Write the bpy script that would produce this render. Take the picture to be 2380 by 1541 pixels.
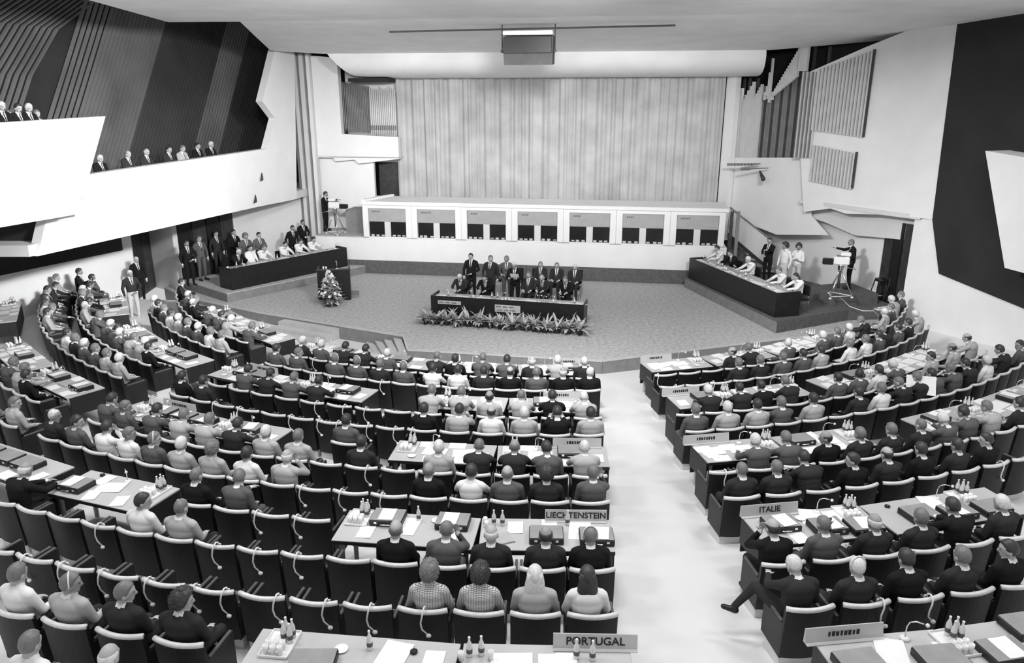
import bpy, math, random
import numpy as np
from mathutils import Vector, Matrix
for o in list(bpy.data.objects): bpy.data.objects.remove(o)
sc = bpy.context.scene
col = sc.collection
RN = random.Random(11)

# ------------------------------------------------------------------ camera
F, CX, CY, H = 1743., 1190., 770., 6.87          # focal length in px of the 2380x1541 frame, eye height above stage
PIT = math.atan(530 / F); cP, sP = math.cos(PIT), math.sin(PIT)
cam = bpy.data.cameras.new('camera'); camo = bpy.data.objects.new('camera', cam); col.objects.link(camo)
cam.sensor_width = 36; cam.lens = F / 2380 * 36; cam.clip_end = 200
camo.location = (0, 0, H); camo.rotation_euler = (math.pi / 2 - PIT, 0, 0)
sc.camera = camo
# ------------------------------------------------------------------ world, lamps, exposure
w = bpy.data.worlds.new('hall'); sc.world = w; w.use_nodes = True
w.node_tree.nodes['Background'].inputs[0].default_value = (1, 1, 1, 1)
w.node_tree.nodes['Background'].inputs[1].default_value = .58
def lamp(name, loc, target, sx, sy, power, spread=180):
    l = bpy.data.lights.new(name, 'AREA'); l.shape = 'RECTANGLE'; l.size = sx; l.size_y = sy; l.energy = power; l.spread = math.radians(spread)
    o = bpy.data.objects.new(name, l); col.objects.link(o); o.location = loc
    o.rotation_euler = (Vector(target) - Vector(loc)).to_track_quat('-Z', 'Y').to_euler()
    return o
for x, y, tx, ty, p in [(-7, 12, -8, 16, 430), (0, 11, 0, 15, 360), (7, 11, 8, 16, 300), (-6, 7, -6, 9, 270), (1, 7, 1, 8.5, 250), (7, 7, 7, 9, 180),
                        (-10, 16.5, -11, 22, 70), (10.5, 15.5, 10.5, 19, 110)]:  # this pair is added to brighten the left and right wings
    lamp('ceiling_lamp', (x, y, 10.3), (tx, ty, 0), 2.4, 1.6, p)
for x, tx, p in ((-4, -5, 150), (1, 1, 170), (6, 7, 110)):
    lamp('stage_fill_light', (x, 13.5, 8.8), (tx, 31, 5.2), 1.4, .8, p, 52)  # added unseen fills, aimed to brighten the curtain and booths
for x, y, tg, p, sp in ((2, 13, (-11, 30.5, 3.5), 185, 55), (0, 11, (-14.5, 25.5, 8.0), 190, 42), (2, 12, (-14.5, 23.5, 1), 190, 40), (0, 13, (13, 24, 1), 100, 45), (0, 13.5, (1, 19.5, -.4), 155, 85)):
    lamp('side_fill_light', (x, y, 8.8), tg, 1.2, .8, p, sp)  # added unseen fills that lift the side walls, slats and stage front
vs = sc.view_settings; vs.view_transform = 'Standard'; vs.look = 'None'; vs.gamma = 1; vs.use_curve_mapping = False
vs.exposure = 0.0

# ------------------------------------------------------------------ perspective helpers (pixel of the photograph -> point on a real plane)
def ray(x, y):
    u = (x - CX) / F; v = (y - CY) / F
    return np.array([u, cP - v * sP, -(sP + v * cP)])
def at(x, y, z):
    d = ray(x, y); t = (z - H) / d[2]; p = d * t; return Vector((p[0], p[1], z))
def on(x, y, a, b):
    """point where the sight line meets the vertical plane through plan points a and b"""
    d = ray(x, y); n = (-(b[1] - a[1]), b[0] - a[0]); t = (n[0] * a[0] + n[1] * a[1]) / (n[0] * d[0] + n[1] * d[1])
    return Vector((d[0] * t, d[1] * t, H + d[2] * t))
def proj(X, Y, Z):
    zz = Z - H; dep = Y * cP - zz * sP
    return CX + F * X / dep, CY - F * (Y * sP + zz * cP) / dep
EX, EY = np.array([.9876, -.157]), np.array([.157, .9876])
def S(a, b, z=0.):                                # stage frame: a along the booths, b into depth
    p = np.array([0, 30.145]) + a * EX + b * EY; return Vector((p[0], p[1], z))
SROT = math.atan2(-.157, .9876)

# ------------------------------------------------------------------ materials (procedural, black and white photograph)
MATS = {}
def mat(name, v, rough=.6, var=.08, scale=7., bump=0., spec=.35, metal=0., emit=0., coat=0.):
    if name in MATS: return MATS[name]
    m = bpy.data.materials.new(name); m.use_nodes = True; nt = m.node_tree; N = nt.nodes; b = N['Principled BSDF']
    tc = N.new('ShaderNodeTexCoord'); no = N.new('ShaderNodeTexNoise'); no.inputs['Scale'].default_value = scale
    no.inputs['Detail'].default_value = 4
    mr = N.new('ShaderNodeMapRange'); mr.inputs[1].default_value = .3; mr.inputs[2].default_value = .7
    mr.inputs[3].default_value = v * (1 - var); mr.inputs[4].default_value = min(.95, v * (1 + var))
    nt.links.new(tc.outputs['Object'], no.inputs['Vector']); nt.links.new(no.outputs['Fac'], mr.inputs[0])
    nt.links.new(mr.outputs[0], b.inputs['Base Color'])
    b.inputs['Roughness'].default_value = rough; b.inputs['Specular IOR Level'].default_value = spec
    b.inputs['Metallic'].default_value = metal; b.inputs['Coat Weight'].default_value = coat
    if bump:
        bp = N.new('ShaderNodeBump'); bp.inputs['Strength'].default_value = bump; bp.inputs['Distance'].default_value = .01
        nt.links.new(no.outputs['Fac'], bp.inputs['Height']); nt.links.new(bp.outputs[0], b.inputs['Normal'])
    MATS[name] = m; return m
def M_(n): return MATS[n]
mat('plaster_white', .80, .8, .03, 1.5); mat('plaster_shade', .66, .8, .04, 1.2); mat('ceiling_white', .80, .9, .05, 1.)  # plaster_shade: the white plaster with shade put into its colour
mat('floor_pale', .74, .45, .05, .6); mat('carpet', .45, .95, .22, 9., .3); mat('carpet_dark', .115, .95, .18, 8., .3)
mat('riser_grey', .22, .8, .12, 5.); mat('step_pale', .52, .7, .06, 3.); mat('slat_dark', .06, .6, .35, .35); mat('slat_lit_tone', .15, .6, .3, .5)
mat('wall_dark', .022, .8, .2, 1.); mat('black_wood', .014, .4, .3, 6.); mat('dark_wood', .04, .5, .3, 5.); mat('void', .008, .9, .1)
mat('curtain', .46, .95, .16, 1.2); mat('pipe_light', .60, .45, .06, 3.); mat('pipe_mid', .20, .5, .12, 3.); mat('pipe_dark', .05, .6, .2, 3.)
mat('leather', .011, .5, .25, 10., .15, .3); mat('leather_rim_lit', .70, .38, .10, 12., .1, .5); mat('seat_side', .02, .5, .2, 6.); mat('arm_pad', .09, .4, .2, 8., 0, .5)
mat('plinth', .70, .6, .06, 4.); mat('desk_top', .50, .34, .05, 3., 0, .5); mat('desk_edge', .02, .5, .2); mat('desk_leg', .45, .4, .1, 5.)
mat('paper', .86, .7, .03, 9.); mat('paper_grey', .42, .7, .08, 9.); mat('case_black', .014, .4, .3, 8.); mat('case_grey', .30, .5, .1, 7.)
mat('chrome', .75, .25, .05, 9., 0, .5, 1.); mat('white_plastic', .82, .4, .03, 9.); mat('black_plastic', .012, .4, .2, 9.)
mat('bottle_glass', .72, .12, .06, 10., 0, .6); mat('label_dark', .10, .6, .1, 9.); mat('glass_clear', .80, .08, .04, 9., 0, .6)
mat('plate_grey', .50, .45, .06, 4.); mat('ink', .02, .7, .1); mat('fern', .50, .6, .25, 14.); mat('fern_dark', .12, .6, .3, 14.); mat('petal', .78, .6, .06, 12.)
mat('stage_text', .16, .7, .1); mat('booth_panel', .36, .7, .06, 3.); mat('booth_dark', .013, .25, .3, 3., 0, .5); mat('grey_box', .07, .6, .15, 4.)
for k, v in dict(k=.012, d=.032, m=.11, l=.44, w=.80).items(): mat('cloth_' + k, v, .9, .05, 5., .15, .2)
for k, v in dict(k=.012, d=.038, g=.17, w=.66).items(): mat('hair_' + k, v, .45, .16, 34., .35, .5)
mat('skin_a', .42, .5, .08, 9.); mat('skin_b', .30, .5, .08, 9.); mat('shirt', .82, .8, .04, 9.); mat('trouser_dark', .02, .85, .2, 9.); mat('trouser_pale', .55, .85, .08, 9.)
mat('shoe', .012, .35, .2, 9.)
# plaid blouse
m = bpy.data.materials.new('cloth_p'); m.use_nodes = True; nt = m.node_tree; b = nt.nodes['Principled BSDF']
tc = nt.nodes.new('ShaderNodeTexCoord'); ch = nt.nodes.new('ShaderNodeTexBrick'); ch.inputs['Scale'].default_value = 17
ch.inputs['Color1'].default_value = ch.inputs['Color2'].default_value = (.74, .74, .74, 1); ch.inputs['Mortar'].default_value = (.2, .2, .2, 1); ch.inputs['Mortar Size'].default_value = .05; ch.offset = 0
mp = nt.nodes.new('ShaderNodeMapping'); mp.inputs['Rotation'].default_value = (math.pi / 2, 0, 0)
nt.links.new(tc.outputs['Object'], mp.inputs[0]); nt.links.new(mp.outputs[0], ch.inputs['Vector']); nt.links.new(ch.outputs['Color'], b.inputs['Base Color']); b.inputs['Roughness'].default_value = .85
MATS['cloth_p'] = m

# ------------------------------------------------------------------ mesh building
class MB:
    def __init__(s): s.v = []; s.f = []; s.m = []
    def add(s, vs, fs, mi=0, M=None):
        o = len(s.v)
        for p in vs:
            p = Vector(p); s.v.append(tuple(M @ p) if M is not None else tuple(p))
        for f in fs: s.f.append([i + o for i in f]); s.m.append(mi)
        return s
    def box(s, c, d, mi=0, M=None, ch=0.):
        x, y, z = (k / 2 for k in d); c = Vector(c)
        if ch <= 0:
            vs = [c + Vector((a * x, b * y, e * z)) for e in (-1, 1) for a, b in ((-1, -1), (1, -1), (1, 1), (-1, 1))]
            return s.add(vs, [(3, 2, 1, 0), (4, 5, 6, 7), (0, 1, 5, 4), (1, 2, 6, 5), (2, 3, 7, 6), (3, 0, 4, 7)], mi, M)
        ch = min(ch, .45 * min(d)); vs = []; idx = {}
        for a in (-1, 1):
            for b in (-1, 1):
                for e in (-1, 1):
                    for k in range(3):
                        q = [a * x, b * y, e * z]
                        for j in range(3):
                            if j != k: q[j] -= ch * (a, b, e)[j]
                        idx[(a, b, e, k)] = len(vs); vs.append(c + Vector(q))
        fs = []
        def g(k, sg):
            o = [j for j in range(3) if j != k]; r = []
            for p, q in ((-1, -1), (1, -1), (1, 1), (-1, 1)):
                t = [0, 0, 0]; t[k] = sg; t[o[0]] = p; t[o[1]] = q; r.append(idx[(*t, k)])
            return r
        for k in range(3):
            for sg in (-1, 1):
                r = g(k, sg); fs.append(r if (sg > 0) == (k != 1) else r[::-1])
        for k in range(3):
            o = [j for j in range(3) if j != k]
            for p in (-1, 1):
                for q in (-1, 1):
                    r = []
                    for sg, kk in ((-1, o[0]), (1, o[0]), (1, o[1]), (-1, o[1])):
                        t = [0, 0, 0]; t[k] = sg; t[o[0]] = p; t[o[1]] = q; r.append(idx[(*t, kk)])
                    fs.append(r)
        for a in (-1, 1):
            for b in (-1, 1):
                for e in (-1, 1): fs.append([idx[(a, b, e, k)] for k in range(3)])
        return s.add(vs, fs, mi, M)
    def prism(s, poly, z0, z1, mi=0, M=None):
        n = len(poly); zz0 = z0 if hasattr(z0, '__len__') else [z0] * n; zz1 = z1 if hasattr(z1, '__len__') else [z1] * n
        vs = [(p[0], p[1], a) for p, a in zip(poly, zz0)] + [(p[0], p[1], a) for p, a in zip(poly, zz1)]
        return s.add(vs, [list(range(n))[::-1], list(range(n, 2 * n))] + [(i, (i + 1) % n, n + (i + 1) % n, n + i) for i in range(n)], mi, M)
    def slab(s, pts, off, mi=0):
        n = len(pts); off = Vector(off); pts = [Vector(p) for p in pts]
        return s.add(pts + [p + off for p in pts], [list(range(n)), list(range(n, 2 * n))[::-1]] + [((i + 1) % n, i, n + i, n + (i + 1) % n) for i in range(n)], mi)
    def tube(s, pts, rad, seg=8, mi=0, M=None):
        pts = [Vector(p) for p in pts]; n = len(pts); rad = rad if hasattr(rad, '__len__') else [rad] * n; vs = []
        up = None
        for i, p in enumerate(pts):
            t = (pts[min(i + 1, n - 1)] - pts[max(i - 1, 0)]).normalized()
            if up is None: up = Vector((0, 0, 1)) if abs(t.z) < .9 else Vector((1, 0, 0))
            a = t.cross(up).normalized(); b = a.cross(t).normalized(); up = b
            for k in range(seg):
                th = 2 * math.pi * k / seg; vs.append(p + (a * math.cos(th) + b * math.sin(th)) * rad[i])
        fs = [(i * seg + k, i * seg + (k + 1) % seg, (i + 1) * seg + (k + 1) % seg, (i + 1) * seg + k) for i in range(n - 1) for k in range(seg)]
        fs += [list(range(seg))[::-1], list(range((n - 1) * seg, n * seg))]
        return s.add(vs, fs, mi, M)
    def lathe(s, prof, seg=12, mi=0, M=None):
        vs = [(r * math.cos(2 * math.pi * k / seg), r * math.sin(2 * math.pi * k / seg), z) for r, z in prof for k in range(seg)]; n = len(prof)
        fs = [(i * seg + k, i * seg + (k + 1) % seg, (i + 1) * seg + (k + 1) % seg, (i + 1) * seg + k) for i in range(n - 1) for k in range(seg)]
        fs += [list(range(seg))[::-1], list(range((n - 1) * seg, n * seg))]
        return s.add(vs, fs, mi, M)
    def ell(s, c, r, seg=12, ring=8, mi=0, M=None, fn=None):
        vs = []
        for i in range(ring + 1):
            ph = math.pi * i / ring - math.pi / 2
            for k in range(seg):
                th = 2 * math.pi * k / seg; d = Vector((math.cos(ph) * math.cos(th), math.cos(ph) * math.sin(th), math.sin(ph)))
                q = fn(d) if fn else 1.
                vs.append((c[0] + r[0] * d.x * q, c[1] + r[1] * d.y * q, c[2] + r[2] * d.z * q))
        fs = [(i * seg + k, i * seg + (k + 1) % seg, (i + 1) * seg + (k + 1) % seg, (i + 1) * seg + k) for i in range(ring) for k in range(seg)]
        return s.add(vs, fs, mi, M)
    def mesh(s, name, mats, smooth=False):
        me = bpy.data.meshes.new(name); me.from_pydata([tuple(p) for p in s.v], [], s.f)
        for k in (mats if isinstance(mats, (list, tuple)) else [mats]): me.materials.append(MATS[k])
        if any(s.m): me.polygons.foreach_set('material_index', s.m)
        if smooth: me.polygons.foreach_set('use_smooth', [True] * len(me.polygons))
        me.validate(); me.update(); return me
def obj(name, me, parent=None, M=None):
    o = bpy.data.objects.new(name, me); col.objects.link(o)
    if parent is not None: o.parent = parent
    if M is not None: o.matrix_basis = M
    return o
def tag(o, label=None, cat=None, group=None, kind=None):
    if label: o['label'] = label
    if cat: o['category'] = cat
    if group: o['group'] = group
    if kind: o['kind'] = kind
    return o
def thing(name, label, cat, M, group=None):
    o = bpy.data.objects.new(name, None); col.objects.link(o); o.matrix_basis = M; o.empty_display_size = .1
    return tag(o, label, cat, group)
def struct(name, mb, mats, parent=None, label=None, smooth=False):
    o = obj(name, mb.mesh(name, mats, smooth), parent)
    if parent is None: o['kind'] = 'structure'
    if label: o['label'] = label
    return o
def TR(loc, rz=0, rx=0): return Matrix.Translation(Vector(loc)) @ Matrix.Rotation(rz, 4, 'Z') @ Matrix.Rotation(rx, 4, 'X')
def parts_of(t, parts):
    made = []
    for q in parts: made.append(obj(q[0], q[1], made[q[2]] if len(q) > 2 else t))
    return made
def ordn(k): return ['zeroth', 'first', 'second', 'third', 'fourth', 'fifth', 'sixth', 'seventh', 'eighth', 'ninth', 'tenth', 'eleventh', 'twelfth', 'thirteenth', 'fourteenth', 'fifteenth', 'sixteenth', 'seventeenth', 'eighteenth', 'nineteenth', 'twentieth'][k] if k <= 20 else '%dth' % k
# ================================================================== the hall
CC = Vector((1.0, 29.9))                          # centre of the curved rows
def rr(n): return 22.97 - .95 * n                 # radius of the back-top line of row n
def zr(r): return -.45 + max(0., r - 9.45) * .083  # dished floor
def zn(n): return zr(rr(n))
def polar(r, ph, z): return Vector((CC.x + r * math.sin(ph), CC.y - r * math.cos(ph), z))
WL0, WL1 = (-14.3, 27.3), (-19.5, 14.4)           # low left wall line
WR0, WR1 = (12.87, 23.97), (16.1, 15.4)           # right wall line
# floor: a dished fan
fb = MB(); rs = [8.6, 9.45] + [10 + .9 * i for i in range(20)]; NP = 64
for r in rs:
    for k in range(NP + 1):
        ph = -1.35 + 2.55 * k / NP; fb.v.append(tuple(polar(r, ph, zr(r))))
for i in range(len(rs) - 1):
    for k in range(NP):
        a = i * (NP + 1) + k; fb.f.append([a, a + NP + 1, a + NP + 2, a + 1]); fb.m.append(0)
struct('floor', fb, 'floor_pale', None, 'pale dished floor of the hall under the rows of seats', True)
# stage
ST = [(-13.6, 28.6), (-12.1, 27.0), (-8.74, 24.88), (-3.36, 22.14), (-3.04, 20.78), (2.52, 19.79), (6.53, 21.23), (13.15, 23.56), (13.3, 26.5), (10, 33.8), (-10, 34.2)]
s0 = MB().prism(ST, -.95, 0.)
stage = struct('stage_floor', s0, 'carpet', None, 'carpeted stage platform in front of the interpreter booths')
def lip(a, b, nm):
    a, b = Vector(a), Vector(b); d = (b - a).normalized(); n = Vector((d.y, -d.x)); q = MB()
    q.prism([a + n * .004, b + n * .004, b + n * .02, a + n * .02], -.93, -.03)
    obj(nm, q.mesh(nm, 'riser_grey'), stage)
    q = MB().prism([a - n * .03, b - n * .03, b + n * .03, a + n * .03], -.03, .012); obj('stage_nosing', q.mesh('stage_nosing', 'step_pale'), stage)
for i in range(0, 7): lip(ST[i], ST[i + 1], 'riser_panel')
# stairs at the step in the stage front, and the wide two-step block
def stepobj(nm, pts, z0, z1, m='step_pale'): return struct(nm, MB().prism(pts, z0, z1), m)
st = bpy.data.objects.new('trim_1', None); col.objects.link(st); tag(st, 'pale stairs beside the stage front', kind='structure')
d1 = Vector((-3.36, 22.14)) - Vector((-3.04, 20.78)); dl = Vector((-.85, .53)).normalized()
for i in range(4):
    a = Vector((-3.06, 20.84)) + dl * (.02 + .32 * i); b = Vector((-3.42, 22.1)) + Vector((-.32 * i, .17 * i))
    q = MB().prism([b, b + dl * .32, a + dl * .32, a], -.6, -.10 - .10 * i); obj('tread', q.mesh('tread', 'step_pale'), st)
wb = bpy.data.objects.new('trim_2', None); col.objects.link(wb); tag(wb, 'wide pale steps against the stage front on the left', kind='structure')
a, b = Vector((-7.65, 24.3)), Vector((-5.6, 23.25)); n = Vector((-.46, -.89))
for i in range(3):
    q = MB().prism([a + n * .32 * i, b + n * .32 * i, b + n * .32 * (i + 1), a + n * .32 * (i + 1)][::-1], -.6, -.08 - .12 * i); obj('tread', q.mesh('tread', 'step_pale'), wb)
# ---------------- back of the stage: choir platform, booths, curtain
pf = struct('trim_3', MB().prism([S(-8.5, 0), S(8.45, 0), S(8.45, 3.2), S(-8.5, 3.2)], .56, 1.5), 'plaster_white', None, 'white front of the raised platform under the booths')
struct('baseboard_back', MB().prism([S(-8.5, -.03), S(8.45, -.03), S(8.45, .3), S(-8.5, .3)], 0, .56), 'carpet_dark', None, 'dark base band along the back of the stage')
obj('platform_carpet', MB().prism([S(-8.45, .1), S(-6.3, .1), S(-6.3, 3.1), S(-8.45, 3.1)], 1.5, 1.53).mesh('pc', 'carpet'), pf)
# curtain
cm = MB(); NX, NZ = 360, 10; a0, a1 = -5.46, 8.2
for j in range(NZ + 1):
    z = 1.5 + 6.75 * j / NZ
    for i in range(NX + 1):
        a = a0 + (a1 - a0) * i / NX
        d = .07 * math.sin(a * 9.5 + 1.2 * math.sin(a * 1.7)) + .05 * math.sin(a * 23 + 2 * math.sin(a * 3.1)) + .03 * math.sin(a * 4.1 + z * .3)
        cm.v.append(tuple(S(a, 2.6 + d * (.7 + .3 * j / NZ), z)))
for j in range(NZ):
    for i in range(NX):
        q = j * (NX + 1) + i; cm.f.append([q, q + 1, q + NX + 2, q + NX + 1]); cm.m.append(0)
tag(obj('stage_curtain', cm.mesh('stage_curtain', 'curtain', True)), 'tall pale pleated curtain hanging behind the interpreter booths', 'curtain')
struct('wall_back', MB().prism([S(-12, 4.6), S(14, 4.6), S(14, 4.9), S(-12, 4.9)], 0, 12), 'wall_dark')
# booths: seven joined units on one roof
for k in range(7):
    c = -5.23 + 2.086 * k
    lang = ordn(k + 1)
    bt = thing('interpreter_booth', lang + ' white interpreter booth from the left in the row behind the stage', 'booth', TR(S(c, 0, 1.5), SROT), 'interpreter booths')
    W = 2.08
    q = MB(); q.box((-W / 2 + .12, .06, .62), (.24, .12, 1.24), 0, None, .01).box((W / 2 - .12, .06, .62), (.24, .12, 1.24), 0, None, .01)
    q.box((0, .06, 1.30), (W, .12, .14), 0, None, .01).box((0, .05, .03), (W, .10, .06), 0, None, .01); obj('frame', q.mesh('bf', 'plaster_white'), bt)
    obj('sign_panel', MB().box((0, .07, .955), (1.58, .05, .55), 0, None, .008).mesh('sp', 'booth_panel'), bt)
    q = MB()
    for i in range(RN.randint(4, 6)): q.box((-.62 + .075 * i, .042, 1.10), (.05, .006, .07))
    obj('lettering', q.mesh('lt', 'stage_text'), bt)
    obj('mullion', MB().box((0, .07, .37), (.26, .05, .62), 0, None, .008).mesh('ml', 'plaster_shade'), bt)
    for sx in (-.46, .46):
        wn = obj('window_pane', MB().box((sx, .10, .37), (.66, .02, .62)).mesh('wp', 'booth_dark'), bt)
        for t in range(3): obj('paper_behind_glass', MB().box((sx - .22 + .22 * t + RN.uniform(-.03, .03), .084, .11), (.13, .008, RN.uniform(.04, .09))).mesh('pg', 'plate_grey'), wn)
    obj('back_box', MB().box((0, 1.0, .66), (W, 1.76, 1.31)).mesh('bb', 'plaster_shade'), bt)
roof = MB().prism([S(-6.28, -.05), S(8.42, -.05), S(8.42, 1.95), S(-6.28, 1.95)], 2.88, 3.02)
roof.prism([S(-6.28, -.05), S(-6.12, -.05), S(-5.5, 1.95), S(-5.66, 1.95)], 3.02, 3.10)
struct('trim_4', roof, 'plaster_white', None, 'white flat roof over the row of interpreter booths')
for i, (x0, x1) in enumerate(((1693, 1700), (1704, 1712))):
    p = S(8.55 + .22 * i, .2, 0); struct('trim_%d' % (5 + i), MB().prism([S(8.5 + .24 * i, .1), S(8.62 + .24 * i, .1), S(8.62 + .24 * i, .2), S(8.5 + .24 * i, .2)], 1.0, 2.9), 'pipe_mid' if i else 'dark_wood')
# ---------------- left side: pillar, loft with organ pipes, low walls, doors
PL = (-9.3, 33.3)
WB = lambda Y: -9.1 - .282 * (32 - Y)             # line of the lower left balcony
BA, BB = (WB(32.2), 32.2), (WB(17), 17.0)
def onB(x, y, off=0.): return on(x, y, (BA[0] + off, BA[1]), (BB[0] + off, BB[1]))
def wallseg(nm, a, b, z0, z1, m, th=.25, label=None, par=None, nm2=None):
    a, b = Vector(a), Vector(b); d = (b - a).normalized(); n = Vector((d.y, -d.x))
    if n.dot(Vector((0, 20)) - a) < 0: n = -n
    q = MB().prism([a, b, b - n * th, a - n * th], z0, z1)
    return struct(nm, q, m, par, label)
wallseg('wall_left', PL, (-11.35, 30.5), 0, 3.25, 'plaster_white', .2, 'white wall behind the left secretariat desk')
wallseg('wall_left_far', WL0, WL1, -.6, 12, 'plaster_white', .3, 'white lower side wall on the left')
wallseg('trim_7', (WL0[0] + .02, WL0[1] - .1), (WL1[0] + .05, WL1[1]), 1.72, 3.4, 'wall_dark', .2, 'dark cladding under the left balcony')
wallseg('trim_8', (-14.02, 27.35), (-14.32, 27.25), -.6, 3.6, 'plaster_white', .3, 'white pier beside the left doorway')
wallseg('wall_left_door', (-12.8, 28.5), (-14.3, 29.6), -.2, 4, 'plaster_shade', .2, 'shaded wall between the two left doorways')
def door(nm, a, b, z0, z1, panels, label):
    a, b = Vector(a), Vector(b); d = (b - a); L = d.length; d.normalize(); n = Vector((d.y, -d.x))
    if n.dot(Vector((0, 20)) - a) < 0: n = -n
    o = struct(nm, MB().prism([a - n * .06, b - n * .06, b - n * .16, a - n * .16], z0, z1), 'dark_wood', None, label)
    for i in range(panels):
        p0, p1 = a + d * (L * i / panels + .03), a + d * (L * (i + 1) / panels - .03)
        lf = obj('door_leaf', MB().prism([p0, p1, p1 - n * .05, p0 - n * .05], z0 + .03, z1).mesh('dl', 'black_wood' if i % 2 else 'dark_wood'), o)
        h = p1 - d * .12 + n * .03; obj('door_handle', MB().box((h.x, h.y, z0 + 1.05), (.03, .03, .3)).mesh('dh', 'chrome'), lf)
door('door_1', (-11.35, 30.5), (-12.8, 28.5), .0, 3.6, 4, 'dark double doors behind the left secretariat desk')
door('door_2', (-14.3, 29.5), (-14.05, 27.45), -.2, 3.6, 2, 'dark door at the far left corner')
# fluted pillar strips
pb = wallseg('trim_9', (-8.45, 33.2), PL, 0, 8.9, 'plaster_shade', .3, 'tall pale fluted pillar left of the stage')
for i, (t0, t1, m) in enumerate(((.0, .16, 'plaster_white'), (.18, .28, 'pipe_mid'), (.30, .52, 'plaster_shade'), (.54, .64, 'pipe_mid'), (.66, .84, 'plaster_shade'), (.86, 1.0, 'pipe_mid'))):
    a = Vector((-8.45, 33.2)).lerp(Vector(PL), t0); b = Vector((-8.45, 33.2)).lerp(Vector(PL), t1); n = Vector((-.05, -1))
    obj('flute', MB().prism([a, a + n * (.12 if i % 2 == 0 else .04), b + n * (.12 if i % 2 == 0 else .04), b], .05, 8.85).mesh('fl', m), pb)
# loft (left)
lw = struct('trim_10', MB().slab([S(-9.0, 1.9, 4.7), S(-8.2, 1.9, 4.66), S(-8.05, 1.9, 4.46), S(-7.2, 1.9, 4.55), S(-7.0, 1.9, 4.38), S(-5.2, 1.9, 4.6), S(-5.2, 1.9, 5.5), S(-7.7, 1.9, 5.62), S(-7.7, 1.9, 8.7), S(-9.0, 1.9, 8.8)], (.05, .35, 0)), 'plaster_white', None, 'white organ loft left of the curtain')
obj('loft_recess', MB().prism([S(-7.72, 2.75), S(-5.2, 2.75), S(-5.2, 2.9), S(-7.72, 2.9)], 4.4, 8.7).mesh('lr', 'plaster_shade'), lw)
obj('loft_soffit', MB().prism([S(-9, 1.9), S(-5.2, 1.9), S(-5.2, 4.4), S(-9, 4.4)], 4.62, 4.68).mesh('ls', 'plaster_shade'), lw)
for i in range(16):
    a = -7.62 + .075 * i; lo = 5.66; hi = 7.75 - .012 * i
    q = MB().box((0, 0, 0), (.05, .05, hi - lo)); pm = 'pipe_mid'
    obj('organ_pipe', MB().lathe([(.012, lo), (.027, lo + .2), (.027, lo + (hi - lo) * (.45 + .25 * abs(math.sin(i * .35)))), (.027, hi)], 8, 0, TR(S(a, 2.15, 0))).mesh('op', pm, True), lw)
for i in range(14):
    a = -6.38 + .083 * i; hi = 7.55 - .05 * (i % 5); 
    q = MB().lathe([(.008, 5.5), (.03, 5.75), (.034, 5.95), (.034, hi)], 8, 0, TR(S(a, 2.0, 0)))
    obj('organ_pipe', q.mesh('op2', 'pipe_light', True), lw); obj('pipe_mouth', MB().box(tuple(S(a, 1.965, 5.88)), (.03, .02, .2)).mesh('pm', 'pipe_dark'), lw)
wallseg('wall_loft_under', S(-6.45, 2.2).xy, S(-9.3, 2.2).xy, 1.5, 4.7, 'plaster_white', .2, 'white wall under the left organ loft')
struct('door_3', MB().prism([S(-6.45, 2.9), S(-5.4, 2.9), S(-5.4, 3.0), S(-6.45, 3.0)], 1.5, 4.6), 'dark_wood', None, 'dark opening under the left organ loft')
struct('trim_11', MB().prism([S(-7.4, 1.0), S(-6.33, 1.0), S(-6.33, 2.1), S(-7.4, 2.1)], 1.53, 2.5), 'riser_grey', None, 'grey stepped block beside the booths')
# ---------------- balconies left
def onA(x, y): return onB(x, y, .8)
def parapet(nm, pts, label):
    o = struct(nm, MB().slab(pts, (-.28, .05, 0)), 'plaster_white', None, label); return o
pB = parapet('wall_balcony_lower', [onB(690, 462), onB(600, 480), onB(88, 595), onB(118, 462), onB(150, 414), onB(208, 405), onB(622, 345)], 'white parapet of the lower left balcony')
parapet('wall_balcony_upper', [onA(-160, 302), onA(0, 285), onA(245, 270), onA(208, 405), onA(170, 499), onA(107, 510), onA(-160, 556)], 'white parapet of the upper left balcony')
struct('wall_left_upper', MB().slab([onB(690, 462), onB(622, 345), onB(640, 275), onB(610, 235), onB(640, 112), onB(684, 100)], (-.28, .05, 0)), 'plaster_white', None, 'white wall above the lower balcony with a jagged edge')
for x, y in ((608, 412), (593, 463)):
    p = onB(x, y); q = MB().slab([p + Vector((.03, -.22, -.12)), p + Vector((.03, .2, -.12)), p + Vector((.03, .02, .18))], (-.02, 0, 0)); obj('triangular_vent', q.mesh('tv', 'black_plastic'), pB)
def yl(Y, off): return (WB(Y) + off, Y)
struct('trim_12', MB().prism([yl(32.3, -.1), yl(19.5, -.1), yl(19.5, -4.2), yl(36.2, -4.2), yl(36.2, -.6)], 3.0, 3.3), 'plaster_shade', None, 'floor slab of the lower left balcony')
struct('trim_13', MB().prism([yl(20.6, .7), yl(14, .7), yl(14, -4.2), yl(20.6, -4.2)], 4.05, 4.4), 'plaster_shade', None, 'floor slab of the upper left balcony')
struct('trim_14', MB().prism([yl(28.8, -.32), yl(20.2, -.32), yl(20.2, -1.6), yl(28.8, -1.6)], 3.3, 3.92), 'wall_dark', None, 'dark tier of the lower balcony')
struct('trim_15', MB().prism([yl(20.5, .48), yl(14, .48), yl(14, -.9), yl(20.5, -.9)], 4.4, 5.35), 'wall_dark', None, 'dark tier of the upper balcony')
struct('wall_gallery_end', MB().prism([yl(36.2, -.35), yl(36.5, -.35), yl(36.5, -4.2), yl(36.2, -4.2)], 3.3, 12.4), 'wall_dark', None, 'dark end wall of the left gallery')
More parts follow.
